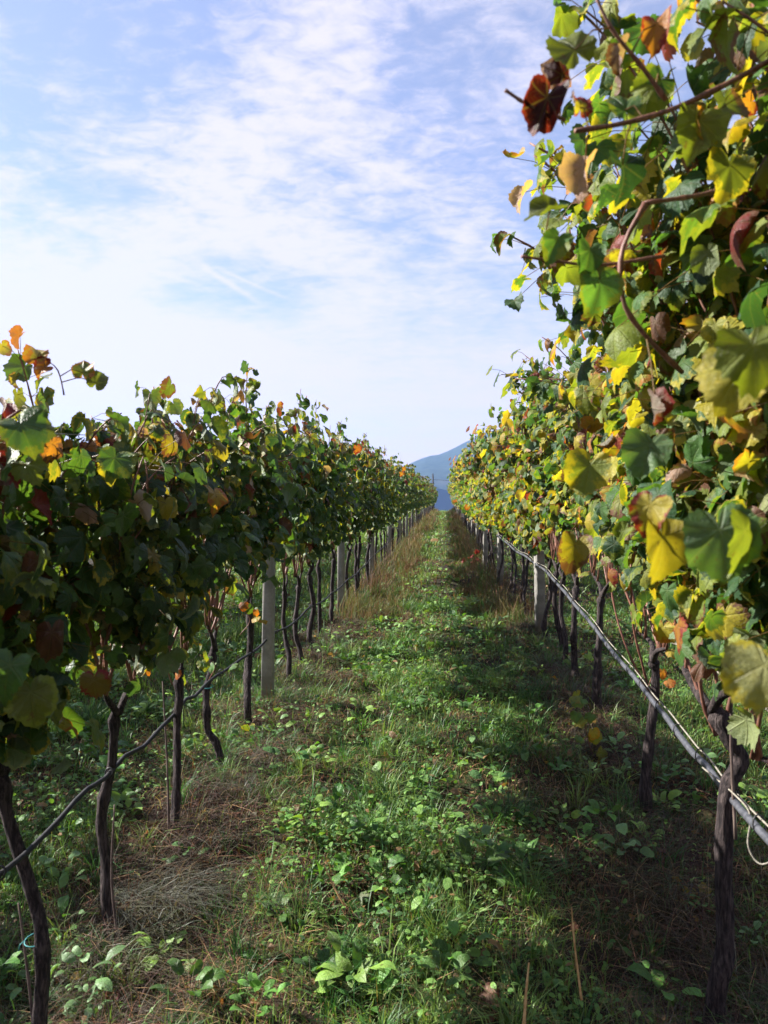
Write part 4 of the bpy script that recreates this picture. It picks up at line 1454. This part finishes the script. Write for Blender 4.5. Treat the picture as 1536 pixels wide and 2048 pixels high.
TUSS = [(1010, 1650, 260, .26, (.030, .085, .020), .8, 'dark green tussock of drooping grass right of the path'),
        (480, 1600, 240, .20, (.040, .048, .030), .9, 'dark dead grass mound right of the bowed trunk in the left row'),
        (300, 1790, 560, .28, (.075, .080, .062), 1.5, 'grey swept dead grass mat beside the slender leaning trunk'),
        (245, 1900, 260, .24, (.075, .085, .045), 1.3, 'grey green bent grass tuft at lower left between trunks'),
        (160, 1470, 240, .22, (.050, .120, .022), .8, 'bright green grass tuft behind the left hose'),
        (870, 1640, 110, .17, (.060, .125, .025), .7, 'small green tuft left of the dark drooping tussock'),
        (840, 1740, 120, .15, (.080, .150, .030), .8, 'bright green tuft beside the pale leaf on the path'),
        (620, 1400, 120, .15, (.030, .060, .022), .9, 'dark weedy tuft at the foot of the near left concrete post'),
        (1120, 1510, 150, .15, (.20, .150, .070), 1.5, 'tan straw tuft behind the dark drooping tussock')]
for (px, py, n, L, c, ln, lab) in TUSS:
    p = ground_at(px, py)
    a = rg.uniform(0, 6.28, n)
    r = .09 * np.sqrt(rg.random(n)) * (L / .22)
    P = np.stack([np.cos(a) * r, np.sin(a) * r, np.full(n, -.02)], 1)
    az = a + rg.normal(0, .7, n) if ln < 1.2 else rg.normal(-.5, .6, n)
    if ln >= 1.2:
        P[:, :2] *= (2.6, 2.1) if n > 500 else (2.2, 2.2)
    V1, f1, a1 = blades_mesh(P, L * rg.uniform(.5, 1.15, n), (.0052 if n < 500 else .0036) * rg.uniform(.6, 1.3, n), az, rg.uniform(.4, 1.3, n) * ln, np.array(c) * rg.uniform(.5, 1.5, (n, 1)), rg)
    o = build('grass_tussock', V1, f1, M_GRASS, None, a1)
    o.location = p
    tag(o, lab, 'grass tuft', 'grass tussocks')

# broad leaved plants
DOCK = [(960, 1760, 9, .060, 'broad leaved dock plant in the shade edge right of the path'),
        (1040, 1745, 7, .055, 'dark dock plant under the drooping tussock'),
        (770, 1770, 8, .045, 'bright broad leaved weed in the sunlit middle of the path'),
        (560, 1850, 12, .036, 'bright green leafy weed at the left side of the near path'),
        (640, 1960, 12, .040, 'leafy weed near the bottom centre of the path'),
        (380, 2000, 9, .050, 'round leaved weed at the bottom left of the path'),
        (820, 1420, 12, .050, 'dark green leafy clump in the middle of the path'),
        (690, 1330, 9, .050, 'low leafy weed right of the near left concrete post'),
        (500, 1480, 8, .05, 'sprawling weed with yellow leaves below the near left concrete post'),
        (900, 1980, 9, .040, 'pale leafy weed at the bottom of the path, right of centre'),
        (720, 1690, 10, .034, 'sunlit pale green weed in the centre of the path')]
for (px, py, n, sz, lab) in DOCK:
    p = ground_at(px, py)
    root = thing('leafy_weed', lab, 'weed', tuple(float(a) for a in p), 'broad leaved weeds on the path')
    a = np.arange(n) * 2.4 + rg.uniform(0, 1)
    r = rg.uniform(.3, 1.4, n) * sz
    P = np.stack([np.cos(a) * r, np.sin(a) * r, rg.uniform(.02, .09, n)], 1)
    T = np.stack([np.cos(a), np.sin(a), rg.uniform(-.3, .7, n)], 1)
    N = np.stack([-.5 * np.cos(a), -.5 * np.sin(a), np.ones(n)], 1) + rg.normal(0, .25, (n, 3))
    yel = 'yellow' in lab
    c = (np.array([.045, .110, .022]) if not yel else YG) * rg.uniform(.6, 1.6, (n, 1))
    l1 = LeafSet()
    l1.add(P, N, T, sz * rg.uniform(.6, 1.1, n), c, c if not yel else YE, rg.normal(0, .4, n), .2, .10, 1., .15)
    V1, f1, a1 = l1.mesh(Leaf(18, (.4, .75, 1.0), .02, True), rg)
    build('leaves', V1, f1, M_WEED, root, a1)
    g = Geo()
    for q_ in P:
        g.tube([(0, 0, -.02), q_ * (.5, .5, .7), q_], [.002, .0016, .0014], 4)
    g.make('stems', M_STRAW if yel else M_GRASS, root)

# dry stalks
for (a, b, d, lab, r) in (((648, 1730), (690, 1812), 2.85, 'straw coloured dry stalk lying on the sunlit path', .0045),
                          ((1143, 1815), (1163, 2000), 2.35, 'brown upright dry stalk in the dark grass at lower right', .004),
                          ((1058, 1925), (1048, 2050), 2.2, 'short brown dry stalk at the bottom right of the path', .005)):
    p0, p1 = at(*a, d), at(*b, d - .05)
    m_ = (p0 + p1) / 2 + rg.normal(0, .006, 3)
    o = Geo().tube(smooth_path([p0, m_, p1], 10), np.linspace(r * .5, r, 10) * (1 + .2 * (np.arange(10) % 3 == 0)), 6).make('dry_stalk', M_STRAW)
    tag(o, lab, 'stalk')

# red leaved sprig at the foot of the right row
p = ground_at(950, 1130)
root = thing('red_leaved_sprig', 'small sprig of red leaves standing in the grass before the right row', 'sprig', tuple(float(a) for a in p))
l1 = LeafSet()
n = 14
q_ = np.stack([rg.normal(0, .16, n), rg.normal(0, .1, n), rg.uniform(.08, .34, n)], 1)
l1.add(q_, np.array([0, -.7, .6]) + rg.normal(0, .4, (n, 3)), np.array([0, 0, -1.]) + rg.normal(0, .5, (n, 3)), .075, np.array([.26, .035, .02]) * rg.uniform(.7, 1.3, (n, 1)), RE, .4, .2, .1, .8)
V1, f1, a1 = l1.mesh(MID, rg)
build('leaves', V1, f1, M_LEAFR, root, a1)
g = Geo()
for b_ in q_[:5]:
    g.tube([(0, 0, -.02), b_ * (.5, .5, .6), b_], .004, 5)
g.make('stems', M_CANE, root)
